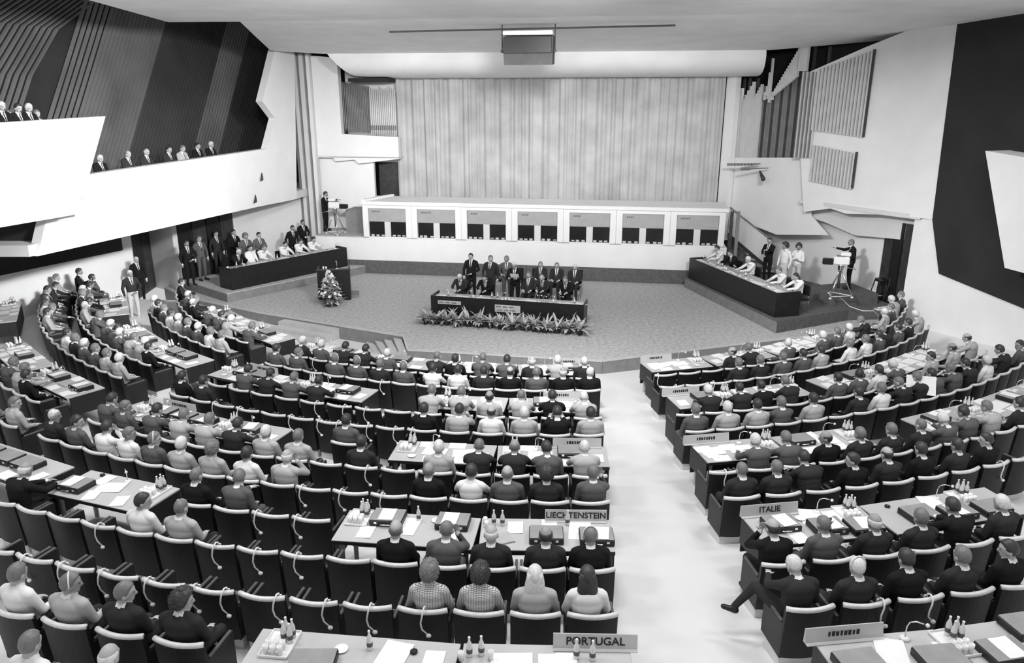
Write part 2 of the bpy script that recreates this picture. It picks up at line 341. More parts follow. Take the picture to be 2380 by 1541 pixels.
struct('trim_23', MB().prism([yl(28.8, -1.32), yl(20.2, -1.32), yl(20.2, -1.75), yl(28.8, -1.75)], 3.92, 4.36), 'wall_dark', None, 'dark bench of the lower balcony')
struct('trim_24', MB().prism([yl(20.5, -.50), yl(14, -.50), yl(14, -.9), yl(20.5, -.9)], 5.35, 5.79), 'wall_dark', None, 'dark bench of the upper balcony')
# dark ribbed wall above the balconies: every slat a piece
dw = struct('wall_left_ribbed', MB().prism([yl(37, -3.6), yl(10, -3.6), yl(10, -3.9), yl(37, -3.9)], 3, 12.5), 'wall_dark', None, 'dark ribbed timber wall above the left balconies')
YS = 18.0
while YS < 37.5:
    frac = (YS - 13.5) / 20
    light = (YS < 29.1) or (32.6 < YS < 34.2)  # lighter slat colour stands in for light falling on the relief
    gap = 24.4 < YS < 25.3
    if not gap:
        pts = []
        for k in range(7):
            z = 3.4 + 8.6 * k / 6; yy = YS + .58 * (z - 3.4) - 2.4 + (max(0, z - 8.2) ** 1.7 * .45 if YS < 24.4 else 0)
            pts.append(Vector((WB(yy) - 3.55, yy, z)))
        wd = .055; q = MB(); vs = []
        for p in pts: vs += [p + Vector((0, -wd, 0)), p + Vector((.09, -wd * .8, 0)), p + Vector((.09, wd * .8, 0)), p + Vector((0, wd, 0))]
        fs = [[4 * k + j, 4 * k + j + 1, 4 * k + 5 + j, 4 * k + 4 + j] for k in range(6) for j in range(3)] + [[0, 3, 2, 1], [24, 25, 26, 27]]
        q.add(vs, fs); obj('slat', q.mesh('slat', 'slat_lit_tone' if light else 'slat_dark'), dw)
    YS += .23 if YS < 26.5 else .18
# ---------------- ceiling
def band(rows, nm, m, label, smooth=False):
    q = MB(); n = len(rows[0])
    for r in rows: q.v += [tuple(p) for p in r]
    for i in range(len(rows) - 1):
        for k in range(n - 1): q.f.append([i * n + k, i * n + k + 1, (i + 1) * n + k + 1, (i + 1) * n + k]); q.m.append(0)
    return struct(nm, q, m, None, label, smooth)
def up(p, d=.5): return Vector(p) + Vector((0, 0, d))
cl = [(-9.9, 10), (-9.97, 19.2), (-10.3, 24.2), (-8.1, 24.05)]
struct('ceiling', MB().prism([(-9.95, 17.6), (-9.97, 19.2), (-10.3, 24.2), (-8.1, 24.05), (14.5, 20.9), (15.3, 17.6)], 9.2, 9.6), 'ceiling_white', None, 'pale suspended ceiling over the hall')
struct('ceiling_stage', MB().prism([(-8.1, 24.05), (-8.8, 27.5), (-9.3, 30.8), tuple(S(-7.6, .35).xy), tuple(S(9.4, .35).xy), (13.6, 26.0), (14.5, 20.9)], [9.2, 9.08, 8.82, 8.75, 8.72, 8.95, 9.2], [9.6] * 7), 'ceiling_white', None, 'pale sloping ceiling over the stage')
rows = []
for b, z in ((.36, 8.80), (.26, 8.55), (.30, 8.32), (.48, 8.12), (.8, 7.98), (1.3, 7.90), (2.2, 7.88), (3.0, 7.90)):
    rows.append([S(-7.5 + min(1.1, (8.75 - z) * .95), b, z + .03)] + [S(a, b, z) for a in np.linspace(-6.2, 9.3, 12)])
band(rows, 'trim_16', 'ceiling_white', 'rounded pale pelmet above the curtain', True)
struct('trim_17', MB().prism([S(-7.0, 1.2), S(-5.3, 1.2), S(-5.3, 2.2), S(-7.0, 2.2)], 7.72, 7.86), 'wall_dark')
struct('ceiling_rear', MB().prism([(-22, -4), (17, -4), (17, 9.2), (-22, 9.2)], 10.9, 11.2), 'ceiling_white')
struct('ceiling_void', MB().prism([(-24, 9.2), (20, 9.2), (20, 37), (-24, 37)], 12.3, 12.5), 'void')
tag(obj('slot_rail', MB().tube([S(-2.85, -6, 8.97), S(5.74, -6, 9.03)], .03, 6).mesh('sr', 'pipe_dark')), 'thin dark rail slot across the ceiling above the stage', 'rail')
# hanging loudspeaker box
hb = thing('hanging_loudspeaker', 'dark loudspeaker box with white top hanging from the ceiling', 'loudspeaker', TR(S(1.44, -6, 7.98), SROT))
q = MB().add([(-.72, -.05, 0), (.74, -.05, 0), (.74, .6, .05), (-.72, .6, .05), (-.76, -.12, .80), (.76, -.12, .80), (.76, .6, .84), (-.76, .6, .84)], [(3, 2, 1, 0), (4, 5, 6, 7), (0, 1, 5, 4), (1, 2, 6, 5), (2, 3, 7, 6), (3, 0, 4, 7)])
obj('cabinet', q.mesh('cab', 'grey_box'), hb); obj('upper_grille', MB().box((0, -.115, .56), (1.44, .03, .46), 0, None, .01).mesh('ug', 'black_plastic'), hb)
obj('top_panel', MB().box((0, .2, .90), (1.5, .7, .12), 0, None, .02).mesh('tp', 'plaster_white'), hb)
for sx in (-.8, .8): obj('hanger', MB().tube([(sx, .1, .4), (sx, .1, 1.15)], .02, 6).mesh('hg', 'pipe_dark'), hb); obj('bracket', MB().box((sx, .1, .4), (.08, .1, .08), 0, None, .01).mesh('bk', 'black_plastic'), hb)
# ---------------- right side
P0, P1 = (13.1, 23.3), (8.75, 31.2)               # line of the organ front
def onP(x, y, off=0.):
    n = Vector((P1[1] - P0[1], -(P1[0] - P0[0]))).normalized() * off
    return on(x, y, (P0[0] + n.x, P0[1] + n.y), (P1[0] + n.x, P1[1] + n.y))
offP = Vector((P1[1] - P0[1], -(P1[0] - P0[0]), 0)).normalized()   # away from the stage
w1 = struct('wall_right_upper', MB().slab([onP(2170, 510), onP(2090, 500), onP(1965, 496), onP(1930, 484), onP(1868, 492), onP(1860, 360), onP(1885, 165), onP(2010, 110), onP(2110, 70), onP(2243, 10)][::-1], offP * .3), 'plaster_white', None, 'large white organ front on the right')
struct('wall_right_mid', MB().slab([onP(2112, 558, .5), onP(1985, 546, .5), onP(1920, 517, .5), onP(1868, 500, .5), onP(1868, 480, .5), onP(2135, 490, .5)][::-1], offP * .3), 'plaster_shade', None, 'curved lower edge of the organ front')
struct('wall_right_low', MB().slab([onP(1925, 546, .3), onP(1805, 545, .3), onP(1690, 500, .3), onP(1700, 366, .3), onP(1885, 366, .3), onP(1885, 500, .3)][::-1], offP * .04), 'plaster_white', None, 'white wall between the organ and the booths')
struct('wall_right_alcove', MB().prism([(12.75, 25.5), (9.5, 32.9), (9.75, 33.0), (13.0, 25.6)], -.1, 3.6), 'plaster_white', None, 'shaded white wall of the right alcove')
struct('wall_organ_void', MB().prism([(14.0, 23.6), (9.6, 33.6), (9.9, 33.7), (14.3, 23.7)], 3.5, 12.3), 'wall_dark', None, 'dark void behind the organ')
struct('wall_curtain_return', MB().prism([tuple(S(8.24, 2.62).xy), (8.82, 31.05), (9.05, 31.2), tuple(S(8.5, 2.75).xy)], 1.4, 8.6), 'plaster_white', None, 'narrow white wall right of the curtain')
struct('trim_18', MB().prism([(13.2, 24.2), (12.6, 25.6), (11.2, 28.2), (10.6, 27.9), (12.1, 25.0), (12.9, 23.7)], 3.35, 3.5), 'plaster_shade', None, 'soffit under the right organ gallery')
door('door_4', (13.0, 24.1), (12.75, 25.5), .0, 3.1, 3, 'dark door in the right alcove')
struct('wall_right', MB().prism([WR0, WR1, (WR1[0] + .3, WR1[1]), (WR0[0] + .3, WR0[1] + .1)], -.9, 12), 'plaster_white', None, 'white side wall on the right')
def onW(x, y, off=0.): return on(x, y, (WR0[0] - off, WR0[1]), (WR1[0] - off, WR1[1]))
struct('wall_right_dark', MB().slab([onW(2243, -60), onW(2170, 510), onW(2185, 635), onW(2380, 715), onW(2480, 760), onW(2480, -60)], (-.06, -.03, 0)), 'wall_dark', None, 'dark timber cladding on the right wall')
struct('wall_right_balcony', MB().slab([onW(2290, 350, 1), onW(2335, 622, 1), onW(2420, 645, 1), onW(2420, 372, 1)], (1.0, .3, 0)), 'plaster_white', None, 'white parapet of the right balcony')
# organ pipes and ribs, each a piece
og = thing('organ', 'organ with stepped pipe screens right of the curtain', 'organ', Matrix.Identity(4))
def rib(x, yt, yb, m, wd, dep=.06, off=-.05, nm='organ_pipe'):
    p = onP(x, yb, off); pt = onP(x, yt, off); d = Vector((P0[0] - P1[0], P0[1] - P1[1], 0)).normalized() * wd / 2; n = -offP * dep
    q = MB().add([p - d, p + d, p + d * .7 + n, p - d * .7 + n], []); h = Vector((0, 0, pt.z - p.z))
    v = [Vector(k) for k in q.v]; q = MB().add(v + [k + h for k in v], [(0, 1, 2, 3), (7, 6, 5, 4), (0, 4, 5, 1), (1, 5, 6, 2), (2, 6, 7, 3), (3, 7, 4, 0)])
    obj(nm, q.mesh(nm, m), og)
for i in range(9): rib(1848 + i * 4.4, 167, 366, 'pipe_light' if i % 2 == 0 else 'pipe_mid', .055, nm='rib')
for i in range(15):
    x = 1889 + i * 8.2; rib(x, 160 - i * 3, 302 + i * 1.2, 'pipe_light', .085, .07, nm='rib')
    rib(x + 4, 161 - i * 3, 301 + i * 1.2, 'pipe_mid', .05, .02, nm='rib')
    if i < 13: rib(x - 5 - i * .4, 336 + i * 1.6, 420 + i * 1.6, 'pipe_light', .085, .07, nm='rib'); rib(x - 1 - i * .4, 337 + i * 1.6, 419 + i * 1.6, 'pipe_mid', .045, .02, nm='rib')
rib(2008, 116, 318, 'pipe_dark', .05, .08, nm='rib'); rib(1982, 352, 436, 'pipe_dark', .05, .08, nm='rib')
for i in range(17):                                 # dark pipes behind, standing on the loft
    x = 1752 + i * 6; rib(x, 250 - 6 * i if i > 3 else 200, 372, 'pipe_mid' if i % 3 else 'pipe_dark', .16, .10, .55)
for i in range(22):                                 # stepped light pipes forming the V
    x = 1800 + i * 3.6; rib(x, 212 - i * 6.6, 222 - i * 2.9 if i < 16 else 165, 'pipe_light', .10, .09, .2)
for i in range(7): rib(1780 + i * 3., 232 - (i < 4) * (i * 32), 238 - abs(i - 3) * 8, 'pipe_light', .08, .08, .25)
for i in range(7): rib(1757 - i * 3.4, 196 + i * 7, 372, 'pipe_light', .11, .08, .46)
for i in range(5): rib(1738 - i * 5, 190 + i * 10, 374, 'pipe_light', .15, .08, .48)
for i in range(4): rib(1712 - i * 6, 205 + i * 28, 372, 'plaster_white', .18, .08, .5)
for x, yt, yb in ((1741, 180, 225), (1728, 180, 235), (1762, 182, 205), (1890, 80, 165), (1925, 108, 160)): rib(x, yt, yb, 'pipe_dark', .12, .06, .6)
for i in range(8):                                  # horizontal trumpets
    for row, (x0, y0, st) in enumerate(((1690, 382, 8.2), (1722, 392, 5))):
        if row and i > 3: continue
        p = onP(x0 + 60 + st * i * .3, y0 - 2, 0); e = onP(x0 + st * i, y0, -.75 + .05 * i)
        obj('horizontal_trumpet', MB().tube([p, p.lerp(e, .8), e], [.015, .03, .055], 8).mesh('ht', 'pipe_mid', True), og)
obj('horizontal_trumpet', MB().tube([onP(1766, 397, 0), onP(1774, 416, -.3)], [.03, .09], 8).mesh('ht', 'pipe_dark', True), og)
# stair from the choir platform down to the stage, right
sr = thing('stair_flight', 'white stair flight with a sloping parapet right of the booths', 'stairs', Matrix.Identity(4))
q = MB().slab([(8.95, 30.9, 1.75), (10.05, 28.9, .75), (10.05, 28.9, 1.75), (8.95, 30.9, 2.75)], (.06, .05, 0)); obj('parapet', q.mesh('pp', 'plaster_white'), sr)
q = MB().tube([(8.93, 30.85, 2.8), (10.05, 28.87, 1.8)], .03, 6); obj('handrail', q.mesh('hr', 'pipe_mid'), sr)
q = MB().slab([(8.93, 30.85, 1.62), (10.03, 28.85, .62), (10.03, 28.85, .75), (8.93, 30.85, 1.75)], (.10, .06, 0)); obj('stringer', q.mesh('sg', 'pipe_dark'), sr)
for i in range(7):
    f = i / 7; c = Vector((9.35, 31.0, 0)).lerp(Vector((10.35, 29.1, 0)), f + .05); obj('step', MB().box((c.x, c.y, 1.6 - .18 * i), (.7, .5, .06), 0, Matrix.Identity(4)).mesh('sp', 'carpet'), sr)
struct('trim_19', MB().prism([(12.8, 24.1), (13.15, 23.55), (15.0, 19), (15.3, 19), (13.1, 24.2)][::-1], -.6, .02), 'carpet_dark', None, 'dark carpet margin along the right wall')
# ================================================================== seats
def phi_px(r, z, px, lo=-1.25, hi=1.05):
    for _ in range(50):
        m = (lo + hi) / 2; p = polar(r, m, z)
        if proj(*p)[0] < px: lo = m
        else: hi = m
    return (lo + hi) / 2
NC = 9; bk = MB(); rail = []
for i in range(NC):
    x = -.278 + .556 * i / (NC - 1); c = .045 * (x / .278) ** 2; top = .80 + .014 * (x / .278) ** 2
    bk.v += [(x, .13 + c, .14), (x, .045 + c, top), (x, -.005 + c, top), (x, .055 + c, .14)]
    rail.append((x, .018 + c, top + .008))
for i in range(NC - 1):
    for k in range(4): bk.f.append([4 * i + k, 4 * i + (k + 1) % 4, 4 * i + 4 + (k + 1) % 4, 4 * i + 4 + k]); bk.m.append(0)
bk.f += [[3, 2, 1, 0], [4 * NC - 4, 4 * NC - 3, 4 * NC - 2, 4 * NC - 1]]; bk.m += [0, 0]
SEAT = [('backrest', bk.mesh('backrest', 'leather')), ('top_rail', MB().tube(rail, .030, 8).mesh('top_rail', 'leather_rim_lit', True), 0),  # pale rail colour holds the overhead highlight on black leather
        ('cushion', MB().box((0, .33, .383), (.50, .40, .11), 0, None, .03).mesh('cushion', 'leather')),
        ('side_panel', MB().box((-.268, .34, .36), (.022, .50, .46), 0, None, .006).mesh('side_panel', 'seat_side')),
        ('side_panel', MB().box((.268, .34, .36), (.022, .50, .46), 0, None, .006).mesh('side_panel', 'seat_side')),
        ('armrest', MB().box((-.266, .35, .605), (.034, .42, .03), 0, None, .008).mesh('armrest', 'arm_pad'), 3),
        ('armrest', MB().box((.266, .35, .605), (.034, .42, .03), 0, None, .008).mesh('armrest', 'arm_pad'), 4),
        ('plinth', MB().box((0, .30, .055), (.54, .36, .19), 0, None, .01).mesh('plinth', 'plinth'))]
SEATS = {}                                        # (row, block) -> list of [phi, occupied, index]
BLK = {'L': 'left wing', 'C': 'centre block', 'R': 'right block'}
def rowname(n): return '%s row from the stage' % ordn(12 - n)
def seat_row(n, blk, ph0, ph1, start=1, aisle='centre aisle', rev=True):
    r = rr(n); cnt = max(1, int(abs(ph1 - ph0) * r / .598)); st = (ph1 - ph0) / cnt; out = SEATS.setdefault((n, blk), [])
    base = len(out)
    for i in range(cnt):
        ph = ph0 + st * (i + .5); k = (cnt - i) if rev else i + 1
        out.append([ph, False, k + base])
    return out
def cend(n): return math.asin((1.2 + .088 * n - 1) / rr(n))
def rbeg(n): return math.asin((3.0 + .036 * n - 1) / rr(n))
zt = lambda n: zn(n) + .83
def px(n, x): return phi_px(rr(n), zt(n), x)
for n, x0 in ((0, -60), (1, -40), (3, 80), (4, 195), (6, 387), (7, 476), (9, 611), (10, 671)): seat_row(n, 'C', px(n, x0), cend(n))
for n, x0, x1 in ((-2, -40, 330), (-1, -40, 478), (2, 402, 768), (5, 735, 868)): seat_row(n, 'C', px(n, x0), px(n, x1))
for n, x1 in ((0, 2440), (1, 2420), (3, 2420), (4, 2420), (6, 2400), (7, 2300), (9, 2165), (10, 2140)): seat_row(n, 'R', rbeg(n), px(n, x1), rev=False)
for n, x0, x1 in ((10, 405, 573), (9, 340, 519), (7, 150, 345), (6, 56, 278), (4, -90, 86), (3, -90, 36)): seat_row(n, 'L', px(n, x0), px(n, x1))
for (n, b), lst in SEATS.items():
    for s in lst:
        p = polar(rr(n), s[0], zn(n)); Ms = TR(p, s[0])
        lab = 'black upholstered seat, %s from the %s, %s, %s' % (ordn(s[2]), 'left aisle' if b == 'L' else ('centre aisle' if n not in (-2, -1, 2, 5) or b != 'C' else 'right end'), rowname(n), BLK[b])
        t = thing('auditorium_seat', lab, 'seat', Ms, 'auditorium seats')
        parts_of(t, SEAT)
        s.append(Ms)
# ================================================================== desks and what lies on them
DW = {}
def desk_mesh(w):
    k = round(w, 2)
    if k not in DW:
        d = .78; L = []
        L.append(('top', MB().box((0, 0, .725), (k, d, .03), 0, None, .006).mesh('top', 'desk_top')))
        L.append(('edge_strip', MB().box((0, -d / 2 - .004, .708), (k, .014, .05), 0, None, .003).mesh('edge_strip', 'desk_edge')))
        L.append(('modesty_panel', MB().box((0, d / 2 - .03, .44), (k - .04, .025, .54), 0, None, .004).mesh('modesty_panel', 'desk_edge')))
        for sx in (-1, 1):
            L.append(('end_panel', MB().box((sx * (k / 2 - .012), .02, .51), (.022, d - .08, .40), 0, None, .004).mesh('end_panel', 'desk_edge')))
            for sy in (-1, 1): L.append(('leg', MB().box((sx * (k / 2 - .10), sy * (d / 2 - .12), .345), (.06, .05, .73), 0, None, .008).mesh('leg', 'desk_leg')))
        DW[k] = L
    return DW[k]
# item meshes
def sheet(w, h, m, curl=.006, th=.003):
    q = MB(); nx, ny = 3, 3
    for s in (0, 1):
        for j in range(ny + 1):
            for i in range(nx + 1):
                x = -w / 2 + w * i / nx; y = -h / 2 + h * j / ny; q.v.append((x, y, th * s + curl * ((i / nx) ** 3 + .5 * (1 - j / ny) ** 3)))
    g = (nx + 1) * (ny + 1)
    for j in range(ny):
        for i in range(nx):
            a = j * (nx + 1) + i; q.f.append([a + g, a + 1 + g, a + nx + 2 + g, a + nx + 1 + g]); q.f.append([a + nx + 1, a + nx + 2, a + 1, a]); q.m += [0, 0]
    rim = [i for i in range(nx)] + [i * (nx + 1) + nx for i in range(ny)] + [ny * (nx + 1) + nx - i for i in range(nx)] + [(ny - i) * (nx + 1) for i in range(ny)]
    for i in range(len(rim)): a, b = rim[i], rim[(i + 1) % len(rim)]; q.f.append([a, b, b + g, a + g]); q.m.append(0)
    return q.mesh('sheet', m)
PAPER = [sheet(.21, .30, 'paper'), sheet(.30, .22, 'paper', .004), sheet(.42, .30, 'paper', .008, .004)]
FOLDER = [sheet(.24, .32, 'paper_grey', .002, .012), sheet(.34, .25, 'paper_grey', .002, .02)]
CASE = [('shell', MB().box((0, 0, .045), (.46, .34, .088), 0, None, .012).mesh('shell', 'case_black')), ('lid', MB().box((0, .004, .0945), (.44, .32, .010), 0, None, .004).mesh('lid', 'case_grey')),
        ('handle', MB().tube([(-.07, -.17, .05), (-.06, -.20, .05), (.06, -.20, .05), (.07, -.17, .05)], .009, 6).mesh('handle', 'chrome', True), 0),
        ('latch', MB().box((-.14, -.172, .06), (.04, .008, .03), 0, None, .002).mesh('latch', 'chrome'), 0), ('latch', MB().box((.14, -.172, .06), (.04, .008, .03), 0, None, .002).mesh('latch', 'chrome'), 0)]
BOTTLE = [('glass', MB().lathe([(.028, 0), (.031, .01), (.031, .12), (.026, .15), (.012, .185), (.011, .215)], 12).mesh('glass', 'bottle_glass', True)), ('label', MB().lathe([(.0318, .045), (.0318, .095)], 12).mesh('label', 'label_dark', True), 0), ('cap', MB().lathe([(.0135, .213), (.0135, .228), (.010, .232)], 10).mesh('cap', 'white_plastic', True), 0)]
GLASSM = MB().lathe([(.026, 0), (.031, .10), (.028, .10), (.024, .008)], 12).mesh('drinking_glass', 'glass_clear', True)
TRAY = [('base', MB().box((0, 0, .006), (.30, .40, .012), 0, None, .004).mesh('base', 'white_plastic'))] + [('rim', MB().box(c, d, 0, None, .003).mesh('rim', 'white_plastic')) for c, d in (((-.15, 0, .018), (.012, .40, .03)), ((.15, 0, .018), (.012, .40, .03)), ((0, -.20, .018), (.30, .012, .03)), ((0, .20, .018), (.30, .012, .03)))]
MIC = [('base', MB().lathe([(.055, 0), (.055, .02), (.02, .032)], 12).mesh('base', 'white_plastic', True)), ('gooseneck', MB().tube([(0, 0, .03), (0, .0, .15), (.01, -.02, .22), (.05, -.06, .255), (.11, -.10, .25)], .008, 6).mesh('gooseneck', 'chrome', True)), ('capsule', MB().ell((.135, -.12, .247), (.022, .022, .022), 8, 6).mesh('capsule', 'white_plastic', True), 1)]
DISH = MB().lathe([(.03, 0), (.05, .006), (.075, .016), (.071, .02), (.045, .011), (.0, .009)], 14).mesh('dish', 'white_plastic', True)
DISHD = MB().lathe([(.035, 0), (.04, .025), (.034, .025), (.028, .008), (0, .008)], 10).mesh('ashtray', 'black_plastic', True)
TXT = {}
def textmesh(body, h, m='ink'):
    c = bpy.data.curves.new('t', 'FONT'); c.body = body; c.size = h * 1.38; c.align_x = 'CENTER'; c.align_y = 'CENTER'; c.extrude = .0012; c.offset = h * .025
    o = bpy.data.objects.new('t', c); col.objects.link(o); bpy.context.view_layer.update()
    me = bpy.data.meshes.new_from_object(o.evaluated_get(bpy.context.evaluated_depsgraph_get())); bpy.data.objects.remove(o)
    me.materials.clear(); me.materials.append(MATS[m]); return me
PLATE = [('board', MB().add([(-.43, -.02, 0), (.43, -.02, 0), (.43, .03, 0), (-.43, .03, 0), (-.43, .012, .165), (.43, .012, .165), (.43, .024, .165), (-.43, .024, .165)], [(3, 2, 1, 0), (4, 5, 6, 7), (0, 1, 5, 4), (1, 2, 6, 5), (2, 3, 7, 6), (3, 0, 4, 7)]).mesh('board', 'plate_grey')),
         ('foot', MB().box((0, -.03, .006), (.86, .06, .012), 0, None, .003).mesh('foot', 'plate_grey'))]
def put(name, label, cat, group, M, parts, single=None):
    if single is not None: return tag(obj(name, single, None, M), label, cat, group)
    t = thing(name, label, cat, M, group)
    parts_of(t, parts); return t
def desk(n, blk, ph, w, where, plate=None, spec=None, seed=0, flip=1):
    """spec: list of (kind, x, y[, rot]) in desk coordinates, y towards the stage"""
    rd = random.Random(seed); r = rr(n) - .10; z = zr(r + .39); Md = TR(polar(r, ph, z), ph)
    t = thing('delegate_desk', 'long grey delegate desk, ' + where, 'desk', Md, 'delegate desks')
    for nm, me in desk_mesh(w): obj(nm, me, t)
    zt_ = .741; wh = where
    if spec is None:
        h = w / 2; spec = []
        bx = -flip * (h - .24)
        spec.append(('tray', bx, .10)); spec.append(('mic', bx + flip * .42, .24)); spec.append(('dish', bx + flip * .14, -.22))
        xs = [bx + flip * .50, bx + flip * 1.03, bx + flip * 1.55]
        for k, x in enumerate(xs):
            if abs(x) > h - .2: continue
            kind = rd.choice(['case', 'case', 'paper', 'paper', 'paper', 'folder'])
            if kind == 'case': spec.append(('case', x, .06, rd.uniform(-.04, .04)))
            elif kind == 'paper': spec.append(('paper2', x, .0, rd.uniform(-.15, .15)))
            else: spec.append(('folder', x, .0, rd.uniform(-.1, .1)))
            spec.append(('paper', x + rd.uniform(-.2, -.1), .275 if not plate or abs(x - plate[0]) > .6 else .1, rd.uniform(-.1, .1) + 1.5708)) if kind != 'case' else None
            spec.append(('paper', x + rd.uniform(-.05, .05), -.275, rd.uniform(-.1, .1) + 1.5708))
        spec.append(('paper', flip * (h - .18), -.1, rd.uniform(-.2, .2)))
    cnt = {}; order = {}
    for it in sorted(spec, key=lambda q: q[1]): kk = it[0]; cnt[kk] = cnt.get(kk, 0) + 1; order[id(it)] = cnt[kk]
    for it in spec:
        k, x, y = it[:3]; rot = it[3] if len(it) > 3 else 0; M = Md @ TR((x, y, zt_), rot)
        pos = '' if cnt[k] == 1 else ' %s from left,' % ordn(order[id(it)])
        def lb(nm): return nm + ',' + pos + ' ' + wh
        if k == 'paper': put('paper_sheet', lb('white paper sheet'), 'paper', 'papers on ' + wh, M, None, PAPER[0])
        elif k == 'paper2': put('open_document', lb('large open white document'), 'document', 'documents on ' + wh, M, None, PAPER[2])
        elif k == 'folder': put('folder', lb('grey document folder'), 'folder', 'folders on ' + wh, M, None, FOLDER[rd.randint(0, 1)])
        elif k == 'case':
            put('attache_case', lb('black attache case'), 'case', 'attache cases on ' + wh, M, CASE)
            if rd.random() < .6: put('paper_sheet', lb('white sheet on attache case'), 'paper', 'sheets on cases on ' + wh, M @ TR((rd.uniform(-.06, .06), 0, .1), rd.uniform(-.2, .2)), None, PAPER[0])
        elif k == 'mic': put('desk_microphone', lb('white gooseneck microphone'), 'microphone', 'microphones on ' + wh, M, MIC)
        elif k == 'dish': put('saucer', lb('white saucer'), 'saucer', 'saucers on ' + wh, M, None, DISH)
        elif k == 'ash': put('ashtray', lb('small black ashtray'), 'ashtray', 'ashtrays on ' + wh, M, None, DISHD)
        elif k == 'bottle': put('water_bottle', lb('single water bottle'), 'bottle', 'single bottles on ' + wh, M, BOTTLE)
        elif k == 'glass': put('drinking_glass', lb('single drinking glass'), 'glass', 'glasses on ' + wh, M, None, GLASSM)
        elif k == 'tray':
            put('serving_tray', lb('white serving tray'), 'tray', 'trays on ' + wh, M, TRAY)
            for i in range(4): put('water_bottle', 'water bottle on the tray, ' + wh, 'bottle', 'tray bottles on ' + wh, M @ TR((.095 if i % 2 else .02, .13 - .075 * (i // 2) - .02 * (i % 2), .013), rd.uniform(0, 6)), BOTTLE)
            for i in range(6): put('drinking_glass', 'drinking glass on the tray, ' + wh, 'glass', 'tray glasses on ' + wh, M @ TR((-.09 + .075 * (i % 3), -.145 + .075 * (i // 3), .013)), None, GLASSM)
    if plate:
        px_, txt = plate; M = Md @ TR((px_, .345, zt_))
        nice = 'reading ' + txt if txt[0] != '#' else 'with blurred lettering'
        t = put('name_plate', 'grey country name plate %s, %s' % (nice, wh), 'name plate', 'country name plates', M, PLATE)
        if txt[0] != '#': obj('lettering', textmesh(txt, .085), t, TR((0, -.007, .088), 0, math.radians(79)))
        else:
            q = MB(); x = -.17
            for i in range(int(txt[1:])): q.box((x, -.006, .088), (.032 if i % 3 else .022, .004, .065 if i % 2 else .055)); x += .045
            obj('lettering', q.mesh('lettering', 'ink'), t)
    return Md
def dph(n, x): return phi_px(rr(n) - .1, zr(rr(n)) + .72, x)
# name, row n, block, px range, plate(x offset, text), spec
def D(n, blk, x0, x1, where, plate=None, spec=None, seed=1, flip=1):
    a, b = dph(n, x0), dph(n, x1); w_ = (b - a) * (rr(n) - .1) - .02
    return desk(n, blk, (a + b) / 2, max(.9, min(2.45, w_)), where, plate, spec, seed, flip)
D(-1, 'C', 575, 1058, 'nearest desk row, centre block, second desk', None, [('tray', -.78, .16), ('case', -.33, -.12, .12), ('dish', -.13, .16), ('bottle', .16, .2), ('paper2', .42, .12, 1.4), ('ash', .62, .2), ('paper', .84, .1), ('folder', .15, -.2)], 3)
D(-1, 'C', 1068, 1475, 'nearest desk row, centre block, aisle desk', (.50, 'PORTUGAL'), [('bottle', -.78, .2), ('bottle', -.66, .22), ('glass', -.86, .14), ('glass', -.56, .16), ('paper2', -.35, .1, .02), ('paper', .02, .1), ('paper', .2, .12), ('bottle', .3, .2), ('bottle', .46, .18), ('paper2', .82, -.02, .05)], 4)
D(-1, 'R', 1930, 2225, 'nearest desk row, right block, aisle desk', (-.36, '#8'), [('case', -.42, -.06, .05), ('paper2', .02, .1, 1.2), ('mic', .28, .28), ('case', .42, -.1), ('paper', .62, .05)], 5, -1)
D(-1, 'R', 2235, 2520, 'nearest desk row, right block, second desk', None, [('tray', -.72, .14), ('case', -.35, -.1), ('case', .2, .2), ('paper', 0, -.1)], 6, -1)
D(2, 'C', -110, 160, 'fourth desk row, centre block, fourth desk', None, None, 21)
D(2, 'C', 165, 378, 'fourth desk row, centre block, third desk', None, [('tray', .62, .16), ('mic', -.02, .28), ('paper2', -.12, .05, .3), ('paper', -.4, .2), ('case', -.62, -.12), ('paper', -.2, -.22, .4), ('paper', .34, -.22, .4), ('ash', -.55, .3)], 22)
D(2, 'C', 792, 1110, 'fourth desk row, centre block, second desk', None, [('tray', -.74, .18), ('case', -.32, .17), ('paper2', -.02, .05, 1.5), ('bottle', .10, .22), ('dish', .35, .24), ('case', .6, .17), ('paper', .6, -.12), ('paper', -.55, -.15)], 23)
D(2, 'C', 1115, 1424, 'fourth desk row, centre block, aisle desk', (.42, 'LIECHTENSTEIN'), [('bottle', -.72, .22), ('bottle', -.60, .21), ('glass', -.82, .14), ('glass', -.84, .24), ('paper', -.42, .15), ('folder', -.62, -.16, .4), ('case', 0, -.1), ('paper', .05, .22), ('bottle', .3, .24), ('paper2', .46, .08, 1.5), ('case', .67, -.12)], 24)
D(2, 'R', 1748, 2030, 'fourth desk row, right block, aisle desk', (-.50, 'ITALIE'), [('case', -.5, .02), ('paper', -.38, -.26, .1), ('dish', -.12, .17), ('paper2', .05, .18, 1.3), ('mic', .2, .3), ('case', .1, -.14), ('paper', .36, .16), ('tray', .62, .185), ('case', .60, -.205)], 25, -1)
D(2, 'R', 2035, 2335, 'fourth desk row, right block, second desk', None, [('ash', -.75, .25), ('case', -.5, -.08), ('paper2', -.05, .16, 1.3), ('mic', .12, .28), ('case', .05, -.18), ('dish', .3, .1), ('tray', .50, .185), ('case', .62, -.205)], 26, -1)
D(5, 'C', 318, 498, 'third desk row, centre block, fourth desk', (-.2, '#9'), None, 31); D(5, 'C', 502, 655, 'third desk row, centre block, third desk', None, None, 32)
